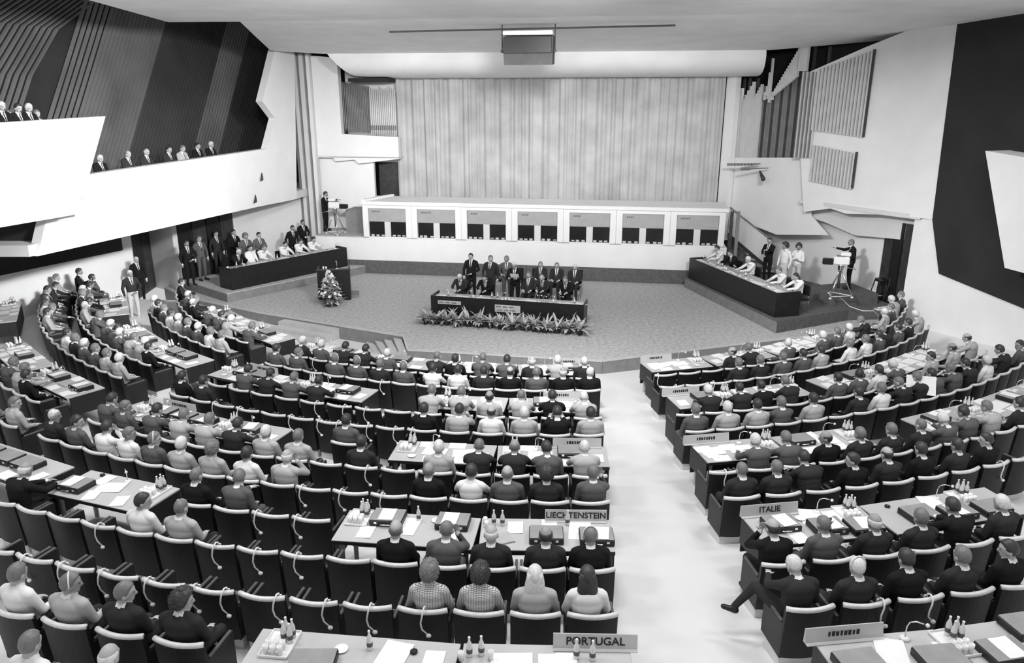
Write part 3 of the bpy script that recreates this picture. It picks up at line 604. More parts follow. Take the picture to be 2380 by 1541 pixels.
D(5, 'C', 915, 1150, 'third desk row, centre block, second desk', None, None, 33); D(5, 'C', 1155, 1412, 'third desk row, centre block, aisle desk', (.45, '#7'), None, 34)
D(5, 'R', 1622, 1812, 'third desk row, right block, aisle desk', (-.48, '#8'), None, 35, -1); D(5, 'R', 1816, 2002, 'third desk row, right block, second desk', None, None, 36, -1)
D(5, 'R', 2130, 2280, 'third desk row, right block, third desk', None, None, 37, -1); D(5, 'R', 2284, 2420, 'third desk row, right block, fourth desk', None, None, 38, -1)
D(5, 'L', 100, 205, 'third desk row, left wing, aisle desk', None, None, 39); D(5, 'L', 20, 98, 'third desk row, left wing, second desk', None, None, 40); D(5, 'L', -60, 18, 'third desk row, left wing, third desk', None, None, 41)
D(8, 'C', 515, 688, 'second desk row, centre block, fourth desk', (-.1, '#8'), None, 51); D(8, 'C', 692, 862, 'second desk row, centre block, third desk', None, None, 52)
D(8, 'C', 1005, 1178, 'second desk row, centre block, second desk', None, None, 53); D(8, 'C', 1182, 1362, 'second desk row, centre block, aisle desk', (.35, '#7'), None, 54)
D(8, 'R', 1562, 1710, 'second desk row, right block, aisle desk', (-.4, '#8'), None, 55, -1); D(8, 'R', 1714, 1862, 'second desk row, right block, second desk', None, None, 56, -1)
D(8, 'R', 1900, 2035, 'second desk row, right block, third desk', None, None, 57, -1); D(8, 'R', 2040, 2175, 'second desk row, right block, fourth desk', None, None, 58, -1)
D(8, 'L', 372, 468, 'second desk row, left wing, aisle desk', None, None, 59); D(8, 'L', 292, 370, 'second desk row, left wing, second desk', None, None, 60); D(8, 'L', 222, 290, 'second desk row, left wing, third desk', None, None, 61)
D(11, 'C', 712, 868, 'front desk row, centre block, fourth desk', None, None, 71); D(11, 'C', 872, 1030, 'front desk row, centre block, third desk', None, None, 72)
D(11, 'C', 1034, 1200, 'front desk row, centre block, second desk', None, None, 73); D(11, 'C', 1204, 1375, 'front desk row, centre block, aisle desk', (.4, '#7'), None, 74)
D(11, 'R', 1500, 1640, 'front desk row, right block, aisle desk', (-.4, '#8'), None, 75, -1); D(11, 'R', 1644, 1780, 'front desk row, right block, second desk', None, None, 76, -1); D(11, 'R', 1784, 1905, 'front desk row, right block, third desk', None, None, 77, -1)
D(11, 'L', 585, 662, 'front desk row, left wing, aisle desk', None, None, 78); D(11, 'L', 510, 582, 'front desk row, left wing, second desk', None, None, 79)
# headsets hanging over seat backs
HS = [('band', MB().tube([(0, .072, .80), (0, .062, .858), (0, .018, .876), (-.004, -.032, .85), (-.016, -.048, .79), (-.032, -.045, .71), (-.022, -.03, .62), (.03, -.02, .56)], .010, 6).mesh('band', 'white_plastic', True)), ('earpiece', MB().ell((.05, -.03, .545), (.032, .026, .024), 8, 6).mesh('earpiece', 'white_plastic', True), 0), ('receiver', MB().box((0, .085, .78), (.05, .02, .10), 0, None, .006).mesh('receiver', 'white_plastic'))]
def headset(n, blk, x):
    s = min(SEATS[(n, blk)], key=lambda q: abs(proj(*polar(rr(n), q[0], zt(n)))[0] - x)); ph = phi_px(rr(n), zt(n), x); dx = (ph - s[0]) * rr(n)
    dx = max(-.2, min(.2, dx))
    put('headset', 'white headset hung over the %s seat from the aisle, %s, %s' % (ordn(s[2]), rowname(n).replace(' from the stage', ''), BLK[blk]), 'headset', 'hanging headsets', s[3] @ TR((dx, .045 * (dx / .278) ** 2, 0)), HS)
for n, blk, xs in ((0, 'C', (55, 140, 230, 340, 448, 518, 640, 755, 860, 985)), (1, 'C', (228, 500, 595, 690)), (2, 'C', (595, 684)), (3, 'C', (700, 792, 888)), (4, 'C', (853, )), (6, 'C', (495, 555, 672, 738, 793, 862, 918, 958)), (7, 'C', (735, 800, 850)), (9, 'C', (887, )), (10, 'C', (730, 1000)), (0, 'R', (2055, 2165)), (1, 'R', ()), (4, 'R', (1687, )), (9, 'R', (1572, 1655)), (10, 'R', (1528, )), (3, 'R', (2330, ))):
    for x in xs: headset(n, blk, x)
# ================================================================== people: posed bodies, one continuous skin each
def V(*a): return Vector(a)
class Body:
    def __init__(s): s.p = []
    def cone(s, tg, a, b, ra, rb): s.p.append(('c', tg, Vector(a), Vector(b), ra, rb))
    def ell(s, tg, c, r, M=None): s.p.append(('e', tg, Vector(c), Vector(r), M or Matrix.Identity(4)))
    def build(s, name, vox, rule=None):
        mb = MB()
        for q in s.p:
            if q[0] == 'c':
                _, tg, a, b, ra, rb = q; ax = (b - a); L = max(ax.length, 1e-4); t = ax / L; pts = []; rd = []
                for an in (-85, -55, -25): pts.append(a + t * ra * math.sin(math.radians(an))); rd.append(ra * math.cos(math.radians(an)))
                pts += [a, b]; rd += [ra, rb]
                for an in (25, 55, 85): pts.append(b + t * rb * math.sin(math.radians(an))); rd.append(rb * math.cos(math.radians(an)))
                o = len(mb.v); upv = V(0, 0, 1) if abs(t.z) < .9 else V(1, 0, 0); e1 = t.cross(upv).normalized(); e2 = e1.cross(t); sg = 10
                for p, r in zip(pts, rd):
                    for k in range(sg): th = 2 * math.pi * k / sg; mb.v.append(tuple(p + (e1 * math.cos(th) + e2 * math.sin(th)) * r))
                n = len(pts)
                for i in range(n - 1):
                    for k in range(sg): mb.f.append([o + i * sg + k, o + i * sg + (k + 1) % sg, o + (i + 1) * sg + (k + 1) % sg, o + (i + 1) * sg + k]); mb.m.append(0)
                mb.f.append([o + k for k in range(sg)][::-1]); mb.f.append([o + (n - 1) * sg + k for k in range(sg)]); mb.m += [0, 0]
            else:
                _, tg, c, r, M = q; mb.ell((0, 0, 0), r, 14, 10, 0, Matrix.Translation(c) @ M)
        me = bpy.data.meshes.new('tmp'); me.from_pydata(mb.v, [], mb.f); o = bpy.data.objects.new('tmp', me); col.objects.link(o)
        rm = o.modifiers.new('r', 'REMESH'); rm.mode = 'VOXEL'; rm.voxel_size = vox
        sm = o.modifiers.new('s', 'SMOOTH'); sm.factor = .5; sm.iterations = 5
        bpy.context.view_layer.update(); out = bpy.data.meshes.new_from_object(o.evaluated_get(bpy.context.evaluated_depsgraph_get()))
        bpy.data.objects.remove(o); out.name = name
        n = len(out.polygons); C = np.empty(n * 3); out.polygons.foreach_get('center', C); C = C.reshape(-1, 3); N = np.empty(n * 3); out.polygons.foreach_get('normal', N); N = N.reshape(-1, 3)
        best = np.full(n, 9.); tgs = np.zeros(n, int)
        for q in s.p:
            if q[0] == 'c':
                a, b = np.array(q[2]), np.array(q[3]); ba = b - a; h = np.clip((C - a) @ ba / max(ba @ ba, 1e-9), 0, 1); d = np.linalg.norm(C - a - h[:, None] * ba, axis=1) - (q[4] + (q[5] - q[4]) * h)
            else:
                Mi = np.array(q[4].to_3x3().inverted()); k = ((C - np.array(q[2])) @ Mi.T) / np.array(q[3]); d = (np.linalg.norm(k, axis=1) - 1) * min(q[3])
            d = d - (.006 if q[1] in (2, 5) else 0); mk = d < best; best[mk] = d[mk]; tgs[mk] = q[1]
        if rule is not None: tgs = rule(C, N, tgs)
        for _ in range(6): out.materials.append(MATS['skin_a'])
        out.polygons.foreach_set('material_index', tgs.astype(np.int32)); out.polygons.foreach_set('use_smooth', [True] * n); out.update()
        return out
def hand(b, w, d, side, curl=.3):
    d = Vector(d).normalized(); up = V(0, 0, 1) if abs(d.z) < .8 else V(0, 1, 0); lat = d.cross(up).normalized() * side; nrm = lat.cross(d).normalized() * -side
    R3 = Matrix((lat, d, nrm)).transposed().to_4x4(); w = Vector(w)
    b.ell(0, w + d * .045, (.040, .055, .019), R3)
    dn = -nrm if nrm.z > 0 else nrm
    for k, (off, ln) in enumerate(((-.031, .062), (-.0105, .074), (.0105, .070), (.031, .054))):
        a = w + d * .085 + lat * off; m = a + (d * (1 - curl * .4) + dn * curl).normalized() * ln * .55; e = m + (d * (1 - curl) + dn * curl * 1.6).normalized() * ln * .5
        b.cone(0, a, m, .0092, .0085); b.cone(0, m, e, .0085, .0075)
    a = w + d * .03 - lat * .036; m = a + (d * .6 - lat * .7).normalized() * .035; b.cone(0, a, m, .012, .010); b.cone(0, m, m + (d * .9 - lat * .2).normalized() * .03, .010, .008)
def head(b, N, yaw, pitch, roll=0.):
    M = Matrix.Translation(Vector(N) + V(0, .004, -.035)) @ Matrix.Rotation(yaw, 4, 'Z') @ Matrix.Rotation(-pitch, 4, 'X') @ Matrix.Rotation(roll, 4, 'Y'); R3 = M.to_3x3().to_4x4()
    e = lambda c, r, t=0: b.ell(t, M @ Vector(c), r, R3)
    c_ = lambda p, q, ra, rb, t=0: b.cone(t, M @ Vector(p), M @ Vector(q), ra, rb)
    e((0, .02, .16), (.081, .102, .109)); e((0, .052, .09), (.060, .061, .062)); e((0, .075, .052), (.030, .026, .022))
    c_((0, .112, .15), (0, .131, .115), .011, .015)
    for s in (-1, 1): e((s * .085, .008, .13), (.012, .026, .036)); e((s * .031, .101, .153), (.013, .010, .009), 5)
    c_((-.042, .100, .175), (.042, .100, .175), .013, .013); e((0, .107, .083), (.023, .008, .006), 5)
    b.cone(0, Vector(N) + V(0, -.005, -.05), M @ V(0, 0, .07), .064, .060)
    return M @ Matrix.Translation(V(0, .02, .16))
ARM_S = {'rest': ((.232, .24, .74), (.14, .43, .675), (-.4, .9, -.15)), 'desk': ((.240, .46, .815), (.12, .69, .772), (-.4, .9, -.05)), 'cheek': ((.22, .46, .82), (.125, .345, 1.07), (-.1, -.05, 1)),
         'cross': ((.235, .34, .82), (-.02, .45, .86), (-1, .05, .1)), 'paper': ((.235, .40, .82), (.14, .60, .90), (-.3, .8, .4)), 'arm': ((.245, .22, .80), (.235, .48, .675), (0, 1, -.1))}
ARM_T = {'side': ((.28, -.02, 1.14), (.27, .05, .90), (-.05, .15, -1)), 'clasp': ((.29, .03, 1.14), (.075, .24, 1.02), (-.9, .3, -.2)), 'paper': ((.27, .07, 1.15), (.13, .32, 1.17), (-.3, .8, .25)), 'cross': ((.28, .10, 1.16), (-.02, .24, 1.20), (-1, .1, .15)),
         'reach': ((.30, .22, 1.30), (.26, .50, 1.36), (0, 1, .1)), 'belt': ((.30, -.03, 1.16), (.16, .14, 1.06), (-.9, .3, -.1)), 'chest': ((.27, .08, 1.15), (.10, .28, 1.26), (-.5, .6, .5))}
ARCH = {}
def person_mesh(key):
    """key: (stance, left arm, right arm, lean, yaw, pitch, dress)"""
    if key in ARCH: return ARCH[key]
    stance, la, ra, lean, yaw, pitch, dress = key; b = Body(); up_ = stance not in ('seat', 'legout')
    if not up_: P = V(0, .27, .578); Ch = V(0, .165 + .20 * lean, .86); N = V(0, .175 + .35 * lean, 1.065 - .05 * lean)
    else: P = V(0, 0, .97); Ch = V(0, -.01 + .1 * lean, 1.28); N = V(0, .01 + .2 * lean, 1.50 - .03 * lean)
    k = .92 if dress in ('blouse', 'skirt') else 1.
    b.ell(3, P, (.165, .135, .125)); b.ell(1, P.lerp(Ch, .25), (.168 * k, .132, .16)); b.ell(1, P.lerp(Ch, .55), (.176 * k, .130, .17)); b.ell(1, P.lerp(Ch, .82), (.188 * k, .130, .17)); b.ell(1, Ch, (.196 * k, .126, .17)); b.ell(1, Ch + V(0, -.012, .07), (.205 * k, .110, .115))
    Sh = Ch + V(0, -.005 + .05 * lean, .115); b.cone(1, Sh + V(-.158 * k, 0, .004), Sh + V(.158 * k, 0, .004), .070, .070)
    for s in (-1, 1): b.cone(1, Sh + V(s * .13 * k, 0, .02), N + V(s * .035, -.01, -.02), .06, .045)
    b.ell(2 if dress == 'suit' else 1, N + V(0, .004, -.004), (.067, .070, .026)); b.ell(1, N + V(0, -.008, -.032), (.088, .084, .030))
    Mh = head(b, N, yaw, pitch)
    A = ARM_T if up_ else ARM_S
    for s, nm in ((-1, la), (1, ra)):
        E, W, d = A[nm]; dy = 0 if up_ else lean * .12; S0 = Sh + V(s * .188 * k, 0, -.004); E = V(s * E[0], E[1] + dy * .7, E[2]); W = V(s * W[0], W[1] + dy, W[2]); d = V(s * d[0], d[1], d[2])
        b.cone(1, S0, E, .063 * k, .050); b.cone(1, E, W, .050, .037); b.cone(2, W, W + d.normalized() * .016, .031, .030); hand(b, W + d.normalized() * .012, d, s)
    for s in (-1, 1):
        if stance == 'legout' and s < 0: hp, kn, an, to = V(-.10, .30, .57), V(-.30, .68, .66), V(-.50, .74, .36), V(-.63, .78, .33)
        elif not up_: hp, kn, an, to = V(s * .10, .28, .555), V(s * .125, .64, .515), V(s * .125, .625, .11), V(s * .14, .73, .055)
        elif stance == 'stride': hp, kn, an, to = V(s * .09, 0, .93), V(s * .10, .10 + s * .12, .51), V(s * .10, s * .22 - .03, .10), V(s * .12, s * .22 + .15, .045)
        else: hp, kn, an, to = V(s * .095, 0, .93), V(s * .11, .02, .51), V(s * .115, -.02, .10), V(s * .14, .15, .045)
        lg = 0 if dress == 'skirt' else 3
        b.cone(3, hp, kn, .092, .066); b.cone(lg, kn, an, .062, .044 if lg else .036); b.cone(4, an + V(0, -.03, -.045), to, .043, .034)
    if dress == 'skirt':
        if up_: b.ell(3, (0, .01, .80), (.185, .15, .24)); b.cone(3, (0, .01, .75), (0, .015, .55), .17, .18)
        else: b.cone(3, (-.07, .5, .53), (.07, .5, .53), .10, .10)
    zc, zt_ = Ch.z - .10, N.z - .01
    def rule(C, Nn, t):
        if dress != 'suit': return t
        f = np.clip((C[:, 2] - zc) / (zt_ - zc), 0, 1); yy = np.interp(C[:, 2], [P.z, Ch.z, N.z], [P.y, Ch.y, N.y])
        front = (t == 1) & (Nn[:, 1] > .25) & (C[:, 1] > yy) & (C[:, 2] > zc)
        t = t.copy(); t[front & (np.abs(C[:, 0]) < .012 + .055 * f)] = 2; t[front & (np.abs(C[:, 0]) < .017)] = 5
        return t
    me = b.build('person_' + '_'.join(str(x) for x in key), .0125, rule)
    ARCH[key] = (me, Mh); return ARCH[key]
# hair shells, drawn over the skull ellipsoid
def sst(x, a, b): x = max(0., min(1., (x - a) / (b - a))); return x * x * (3 - 2 * x)
def hairmesh(kind):
    rn = random.Random(hash(kind) % 1000 if False else len(kind) * 7 + ord(kind[0])); ph = [rn.uniform(0, 6) for _ in range(6)]
    def fn(d):
        f, u = d.y, d.z; lim = float(np.interp(f, [-1, -.3, .1, .5, 1], [-.62, -.55, -.22, .40, .62])); s = sst(u - lim, -.10, .12)
        lump = math.sin(d.x * 17 + ph[0]) * math.sin(d.y * 15 + ph[1]) * math.sin(d.z * 16 + ph[2])
        if kind == 's': q = .86 + s * (.25 + .025 * lump)
        elif kind == 't': q = .86 + s * (.175 + .015 * lump) * (1 - .35 * sst(u, .5, .9) * sst(f, -.5, .3))
        elif kind == 'f': q = .86 + s * (.21 + .02 * lump) * (1 - sst(u, .25, .45)) + .0
        elif kind == 'c': q = .88 + s * (.50 + .16 * math.sin(d.x * 15 + ph[3]) * math.sin(d.y * 14 + ph[4]) * math.sin(d.z * 15 + ph[5]) + .08 * lump)
        else: q = .88 + s * (.25 + .02 * lump)
        return q
    mb = MB().ell((0, 0, 0), (.081, .102, .109), *((44, 32) if kind == 'c' else (26, 20)), 0, None, fn)
    if kind == 'l':
        q = []
        for i in range(9):
            t = i / 8; q.append(V(0, -.045 - .035 * math.sin(t * 2.6), .05 - .38 * t))
        vs = []
        for i, p in enumerate(q):
            w = .086 + .030 * math.sin(i / 8 * 2.6); dp = .052 - .022 * i / 8
            for k in range(14): th = 2 * math.pi * k / 14; vs.append(p + V(w * math.cos(th) * (1 + .03 * math.sin(k * 2.5 + i)), dp * math.sin(th), 0))
        mb.add(vs, [[i * 14 + k, i * 14 + (k + 1) % 14, (i + 1) * 14 + (k + 1) % 14, (i + 1) * 14 + k] for i in range(8) for k in range(14)] + [list(range(14))[::-1], list(range(112, 126))])
    me = mb.mesh('hair_' + kind, 'hair_d', True); return me
HAIR = {k: hairmesh(k) for k in 'stfcl'}
BAND = MB().tube([(math.sin(a) * .092, -.01, math.cos(a) * .122) for a in np.linspace(-1.75, 1.75, 13)], .008, 6).mesh('headphone_band', 'white_plastic', True)
HN = dict(k='black', d='dark', g='grey', w='white'); KN = dict(s='hair', t='thinning hair', f='fringe and bald crown', c='curly hair', l='long hair')
TN = dict(k='black jacket', d='dark jacket', m='grey jacket', l='light grey jacket', w='white shirt', p='checked blouse')
def person(key, hk, hc, top, M, label, group, skin='skin_a', tro=None, band=False, name='person'):
    me, Mh = person_mesh(key); o = obj(name, me, None, M); sl = o.material_slots
    tro = tro or ('trouser_pale' if key[6] == 'skirt' else ('cloth_' + top if top in 'kdm' else 'trouser_dark'))
    for i, mn in enumerate((skin, 'cloth_' + top, 'shirt' if top != 'w' else 'cloth_w', tro, 'shoe', 'hair_k')): sl[i].link = 'OBJECT'; sl[i].material = MATS[mn]
    h = obj('hair', HAIR[hk], o, Mh); h.material_slots[0].link = 'OBJECT'; h.material_slots[0].material = MATS['hair_' + hc]
    if band: obj('headphones', BAND, o, Mh)
    return tag(o, label, 'person', group)
POSE = {'r': ('rest', 'rest', .05, 0, .05), 'd': ('desk', 'desk', .55, 0, .25), 'c': ('rest', 'cheek', .25, 0, .1), 'q': ('cheek', 'rest', .25, .1, .1), 'x': ('cross', 'cross', .1, 0, .08), 'p': ('paper', 'paper', .2, 0, .45), 'L': ('rest', 'arm', .1, .9, .05), 'R': ('arm', 'rest', .1, -.9, .05), 'w': ('desk', 'rest', .4, .25, .3), 'u': ('desk', 'desk', .9, 0, .3)}
def sit(n, blk, x, code, band=False):
    hk, hc, top, ps = code; r_ = rr(n) - .23; z = zn(n) + 1.2
    fr = [s for s in SEATS[(n, blk)] if not s[1]]
    if not fr: return
    s = min(fr, key=lambda q: abs(proj(*polar(r_, q[0], z))[0] - x)); ex = proj(*polar(r_, s[0], z))[0]
    if abs(ex - x) > 120: return
    s[1] = True; dx = (x - ex) * (polar(r_, s[0], z).y * cP) / F; dx = max(-.05, min(.05, dx))
    la, ra, ln, yw, pt = POSE[ps]; dress = 'suit' if top in 'kdml' else 'blouse'
    lab = '%s%s-haired person in %s, %s from the aisle, %s, %s' % (dict(s='', t='thin ', f='balding ', c='curly ', l='long ')[hk], HN[hc], TN[top], ordn(s[2]), rowname(n).replace(' from the stage', ''), BLK[blk])
    person(('legout' if (n, blk) == (0, 'R') and s[2] == 1 else 'seat', la, ra, ln, yw, pt, dress), hk, hc, top, s[3] @ TR((dx, .022, 0)), lab, 'seated delegates', RN.choice(['skin_a', 'skin_a', 'skin_b']), None, band)
def row(n, blk, txt):
    for w_ in txt.split():
        b = w_.endswith('*'); w_ = w_.rstrip('*'); sit(n, blk, int(w_[:-4]), w_[-4:], b)
row(0, 'C', '1026cgpr 1115cdpr 1243lwlr 1350ldwr'); row(-1, 'C', '8sgwr 112sglR* 195sgdR 315cddR 445sddr'); row(-2, 'C', '12sgwr 112sddR 246fwlr')
row(1, 'C', '918fgkr 1035tgmc 1140fwdr 1270fddr 1372tgkr* 325sdwR 420tglr 28fwkd'); row(2, 'C', '440tgkr 540sgmw')
row(3, 'C', '118twdR 172sdmR 240sdwc 297sgwR 352sgmR* 413swlr 490cglr 572sdwr 668fwlc 995fgkr 1095sdwx 1178fgmr 1268cddr 1388sgmc')
row(4, 'C', '230sdmd 285sgmR 335sdmd 405sgld 455sgld 525sddd 640swlr 720sglr 808sddr 1020swlr 1120tgdd 1195fgdd 1270sdmw 1345twld'); row(5, 'C', '760sdmr 825sglc')
row(6, 'C', '402sdkr 438sddr 985sdkr 1070sdlc 1148fdwr 1225swlr 1300sdkp 1388sdlr'); row(7, 'C', '545sdmd 592sddd 640sgmd 694sddd 990sglu 1050sglu 1110fdlr 1184tgld 1248sdkd 1312twlp')
row(9, 'C', '640sdmr 692sgmR 775sgmr* 812sgmr* 866sgdr 920sgmr* 1017sdwx 1082sdwr 1142sddr 1196fdkr 1257sgmr 1310fwkr 1379twkR'); row(10, 'C', '680swdR 745swmr 790sddd 835sddd 914twmr 1021tgdd 1050sdkr 1094sgmu 1134sdmd 1200fwdr 1245swld 1303twdr 1359sgmr')
row(0, 'R', '1843twdw 1982twdr* 2090sdkc 2172sgdr 2280sdkL 2350sdkL'); row(1, 'R', '1800fdkq 1922tgmc 2033fwdr 2097sgdr 2195sdkd 2290swdc 2372sgkL')
row(3, 'R', '1727tgdr 1805tgdr 1872sddu 1962sdkL 2037fddc 2097sdkc 2158sddr 2262sdkL'); row(4, 'R', '1772swmd 1835sgmd 1895fdkL 1957sgdr 2027sgdr 2100tgdr 2150swmp 2245sdmd 2300sgld 2345sddr')
row(6, 'R', '1617sgmr 1692swlr 1762sdlr 1810sgmx 1895sdlr 1990sddr 2038sgwr 2180sdmd 2235sgmd 2290swwr'); row(7, 'R', '1650swdd 1735sddd 1782sdkd 1862sgdu 1932sdmr 1995sdmR 2040sdwr 2175sdlL')
row(9, 'R', '1715sgdr 1755sgdr 1822sgmr 1880sdmr 1915sdlr 1972sgwr 2015sgwr 2050sdmr 2080sdmr 2115sddr'); row(10, 'R', '1725fddL 1762sgdd 1822swmR 1918swmr 1950sgmr 1985swwr 2128sgmr 2075sgmr')
row(6, 'L', '70sdmr 88sdwr 108sddr 132sglr 155sdwr 175sgdr 197swmr 222sgmr 246sglr 268swlr'); row(7, 'L', '168sgmr 190swmr 212sgmd 236swmd 255sdmd 285sgld 312swld 338sdkr')
row(9, 'L', '346swwr 360sddr 378sgmr 398sdwr 420swlr 445sgmr 468swmr 492sgwr 512sglr'); row(10, 'L', '415sddr 440sgdd 470swmd 500sdmd 530swld 558sgmd'); row(4, 'L', '5sgmd 32sgld 62sdkr'); row(3, 'L', '12sglR')
def fill(n, blk, x0, x1, pr):
    for s in SEATS[(n, blk)]:
        X = proj(*polar(rr(n), s[0], zt(n)))[0]
        if not s[1] and x0 < X < x1 and RN.random() < pr: sit(n, blk, X, RN.choice('ssstf') + RN.choice('ddggw') + RN.choice('kddmml') + RN.choice('rrddcwLR'))
for n, x0, x1 in ((3, 2200, 2400), (4, 2200, 2400), (6, 2050, 2400), (7, 2000, 2320), (9, 1990, 2165), (10, 1990, 2140)): fill(n, 'R', x0, x1, .7)
for n in (6, 7, 9, 10): fill(n, 'L', 0, 520, .6)
# papers held or lying on seat ledges, and the open newspaper on the right
NEWS = sheet(.56, .40, 'paper', .03, .003)
def lay(name, label, cat, x, y, z, rz=0, rx=0, me=None): return put(name, label, cat, None, TR(at(x, y, z), rz, rx), None, me or PAPER[0])
lay('newspaper', 'open white newspaper held up in the sixth row, right block', 'newspaper', 2140, 895, zn(6) + 1.0, -.3, 1.1, NEWS)
# ================================================================== stage furniture
def local(a, b):                                   # frame with x from a to b, y away from the audience side, origin midway on the floor
    a, b = Vector(a), Vector(b); d = (b - a); return math.atan2(d.y, d.x), d.length, (a + b) / 2
# left and right secretariat platforms
dl_ = [(-10.25, 26.2), (-6.05, 31.3), (-8.6, 32.9), (-11.3, 30.2), (-12.75, 28.35)]
dL = struct('trim_20', MB().prism(dl_, .002, .33), 'carpet', None, 'carpeted platform under the left secretariat desk')
dR = struct('trim_21', MB().prism([(6.75, 28.55), (8.25, 22.4), (11.1, 23.85), (12.9, 24.05), (12.6, 25.5), (9.6, 31.0)], .002, .38), 'carpet_dark', None, 'dark carpeted platform under the right secretariat desk')
def edge(par, a, b, z0, z1, m):
    a, b = Vector(a), Vector(b); n = Vector(((b - a).y, -(b - a).x)).normalized() * .012; obj('platform_edge', MB().prism([a, b, b + n, a + n], z0, z1).mesh('pe', m), par)
edge(dL, dl_[0], dl_[1], .004, .30, 'riser_grey'); edge(dL, dl_[4], dl_[0], .004, .30, 'riser_grey')
edge(dR, (6.75, 28.55), (8.25, 22.4), .004, .35, 'riser_grey')
def counter(name, label, pts, back, z, h, cat='desk'):
    rz, L, mid = local(*pts); t = thing(name, label, cat, TR((mid.x, mid.y, z), rz))
    s = 1 if back > 0 else -1; d = abs(back)
    obj('front_panel', MB().box((0, .02 * s, h / 2), (L, .04, h), 0, None, .006).mesh('fp', 'black_wood'), t)
    obj('top', MB().box((0, s * (d / 2 + .02), h - .10), (L - .02, d, .03), 0, None, .005).mesh('ct', 'desk_top'), t)
    for sx in (-1, 1): obj('end_panel', MB().box((sx * (L / 2 - .02), s * (d / 2 + .045), h / 2), (.04, d - .01, h), 0, None, .006).mesh('ep', 'black_wood'), t)
    return t, TR((mid.x, mid.y, z), rz), L, s
tL, ML, LL, sL = counter('secretariat_desk', 'long black secretariat desk on the left platform', ((-10.2, 26.65), (-6.9, 30.95)), .75, .332, .80)
tR, MR, LR, sR = counter('secretariat_desk', 'long black secretariat desk on the right platform', ((8.3, 22.85), (6.85, 28.5)), -.85, .382, .80)
tP, MP, LP, sP_ = counter('presidium_table', 'long black presidium table behind the ferns at centre stage', ((-2.69, 24.05), (2.26, 22.8)), .75, .002, .80)
for nm, x0, x1, y, h in (('sign', -2.3, -1.5, .60, .12), ('sign', -.35, .5, .52, .24)):
    pn = obj('sign_plate', MB().box(((x0 + x1) / 2, -.012, y), (x1 - x0, .02, h), 0, None, .004).mesh('sg', 'plate_grey'), tP)
    for k in range(1 if h < .2 else 2):
        for i in range(3): obj('lettering', MB().box((x0 + .12 + .22 * i + .04 * k, -.024, y + (.055 - .11 * k if h > .2 else 0)), (.17 - .03 * (i % 2), .004, .04)).mesh('lt', 'stage_text'), pn)
def scatter(Md, L, s, hz, where, count, seed, d=.7):
    rd = random.Random(seed)
    for i in range(count):
        x = -L / 2 + .2 + (L - .4) * i / max(1, count - 1) + rd.uniform(-.05, .05); y = s * (d * .55 + rd.uniform(-.08, .08)); k = rd.random()
        M = Md @ TR((x, y, hz), rd.uniform(-.4, .4)); g = ', %s from the end, ' % ordn(i + 1) + where
        if k < .62: put('paper_sheet', 'white papers' + g, 'paper', 'papers on ' + where, M, None, PAPER[rd.randint(0, 2)])
        elif k < .74: put('water_bottle', 'water bottle' + g, 'bottle', 'bottles on ' + where, M, BOTTLE)
        elif k < .86: put('drinking_glass', 'drinking glass' + g, 'glass', 'glasses on ' + where, M, None, GLASSM)
        else: put('desk_microphone', 'gooseneck microphone' + g, 'microphone', 'microphones on ' + where, M, MIC)
scatter(ML, LL, sL, .7155, 'left secretariat desk', 18, 1); scatter(MR, LR, sR, .7155, 'right secretariat desk', 24, 2); scatter(MP, LP, sP_, .7155, 'presidium table', 30, 3, .6)
# chairs for platform and presidium
CH = [('seat', MB().box((0, 0, .45), (.44, .44, .06), 0, None, .02).mesh('seat', 'leather')), ('backrest', MB().box((0, -.22, .72), (.42, .05, .34), 0, None, .02).mesh('backrest', 'leather'))]
for sx in (-1, 1):
    CH.append(('leg', MB().tube([(sx * .19, .19, 0), (sx * .18, .18, .43)], .014, 6).mesh('leg', 'chrome', True))); CH.append(('leg', MB().tube([(sx * .19, -.24, 0), (sx * .18, -.20, .45), (sx * .18, -.235, .85)], .014, 6).mesh('leg', 'chrome', True)))
def seatp(x, y, zf, face, code, label, chair=True, Md=None, s=1, back=.98):
    """seated person on a loose chair: head near pixel (x, y); zf floor height; face = heading of the body"""
    p = at(x, y, zf + 1.2); p.z = zf
    if Md is not None:
        lo, hi = -4., 4.; sg = 1 if proj(*(Md @ V(1, s * back, 1.2)))[0] > proj(*(Md @ V(-1, s * back, 1.2)))[0] else -1
        for _ in range(40):
            m_ = (lo + hi) / 2
            if (proj(*(Md @ V(m_, s * back, 1.2)))[0] - x) * sg < 0: lo = m_
            else: hi = m_
        p = Md @ V((lo + hi) / 2, s * back, 0); p.z = zf
    f = V(-math.sin(face), math.cos(face), 0); hk, hc, tp, ps = code
    M0 = TR(p - f * .24, face)
    if chair: put('conference_chair', 'black chair of the ' + label, 'chair', 'platform chairs', TR(p - f * .03, face), CH)
    la, ra, ln, yw, pt = POSE[ps]
    person(('seat', la, ra, ln, yw, pt, 'suit' if tp in 'kdml' else 'blouse'), hk, hc, tp, M0 @ TR((0, 0, .045)), label, 'people on the stage')
back_ = math.pi
P_ang = math.atan2(1.25, -4.95)
fP = back_ - .25
for x, y, c, l in ((1072, 640, 'twdd', 'person with white hair seated at the left of the presidium table'), (1130, 642, 'sdkd', 'dark suited person seated second at the presidium table'), (1262, 642, 'fwdd', 'bald person seated right of the speaker at the presidium table'), (1316, 646, 'sgkd', 'person at the right end of the presidium table')): seatp(x, y, 0, fP, c, l)
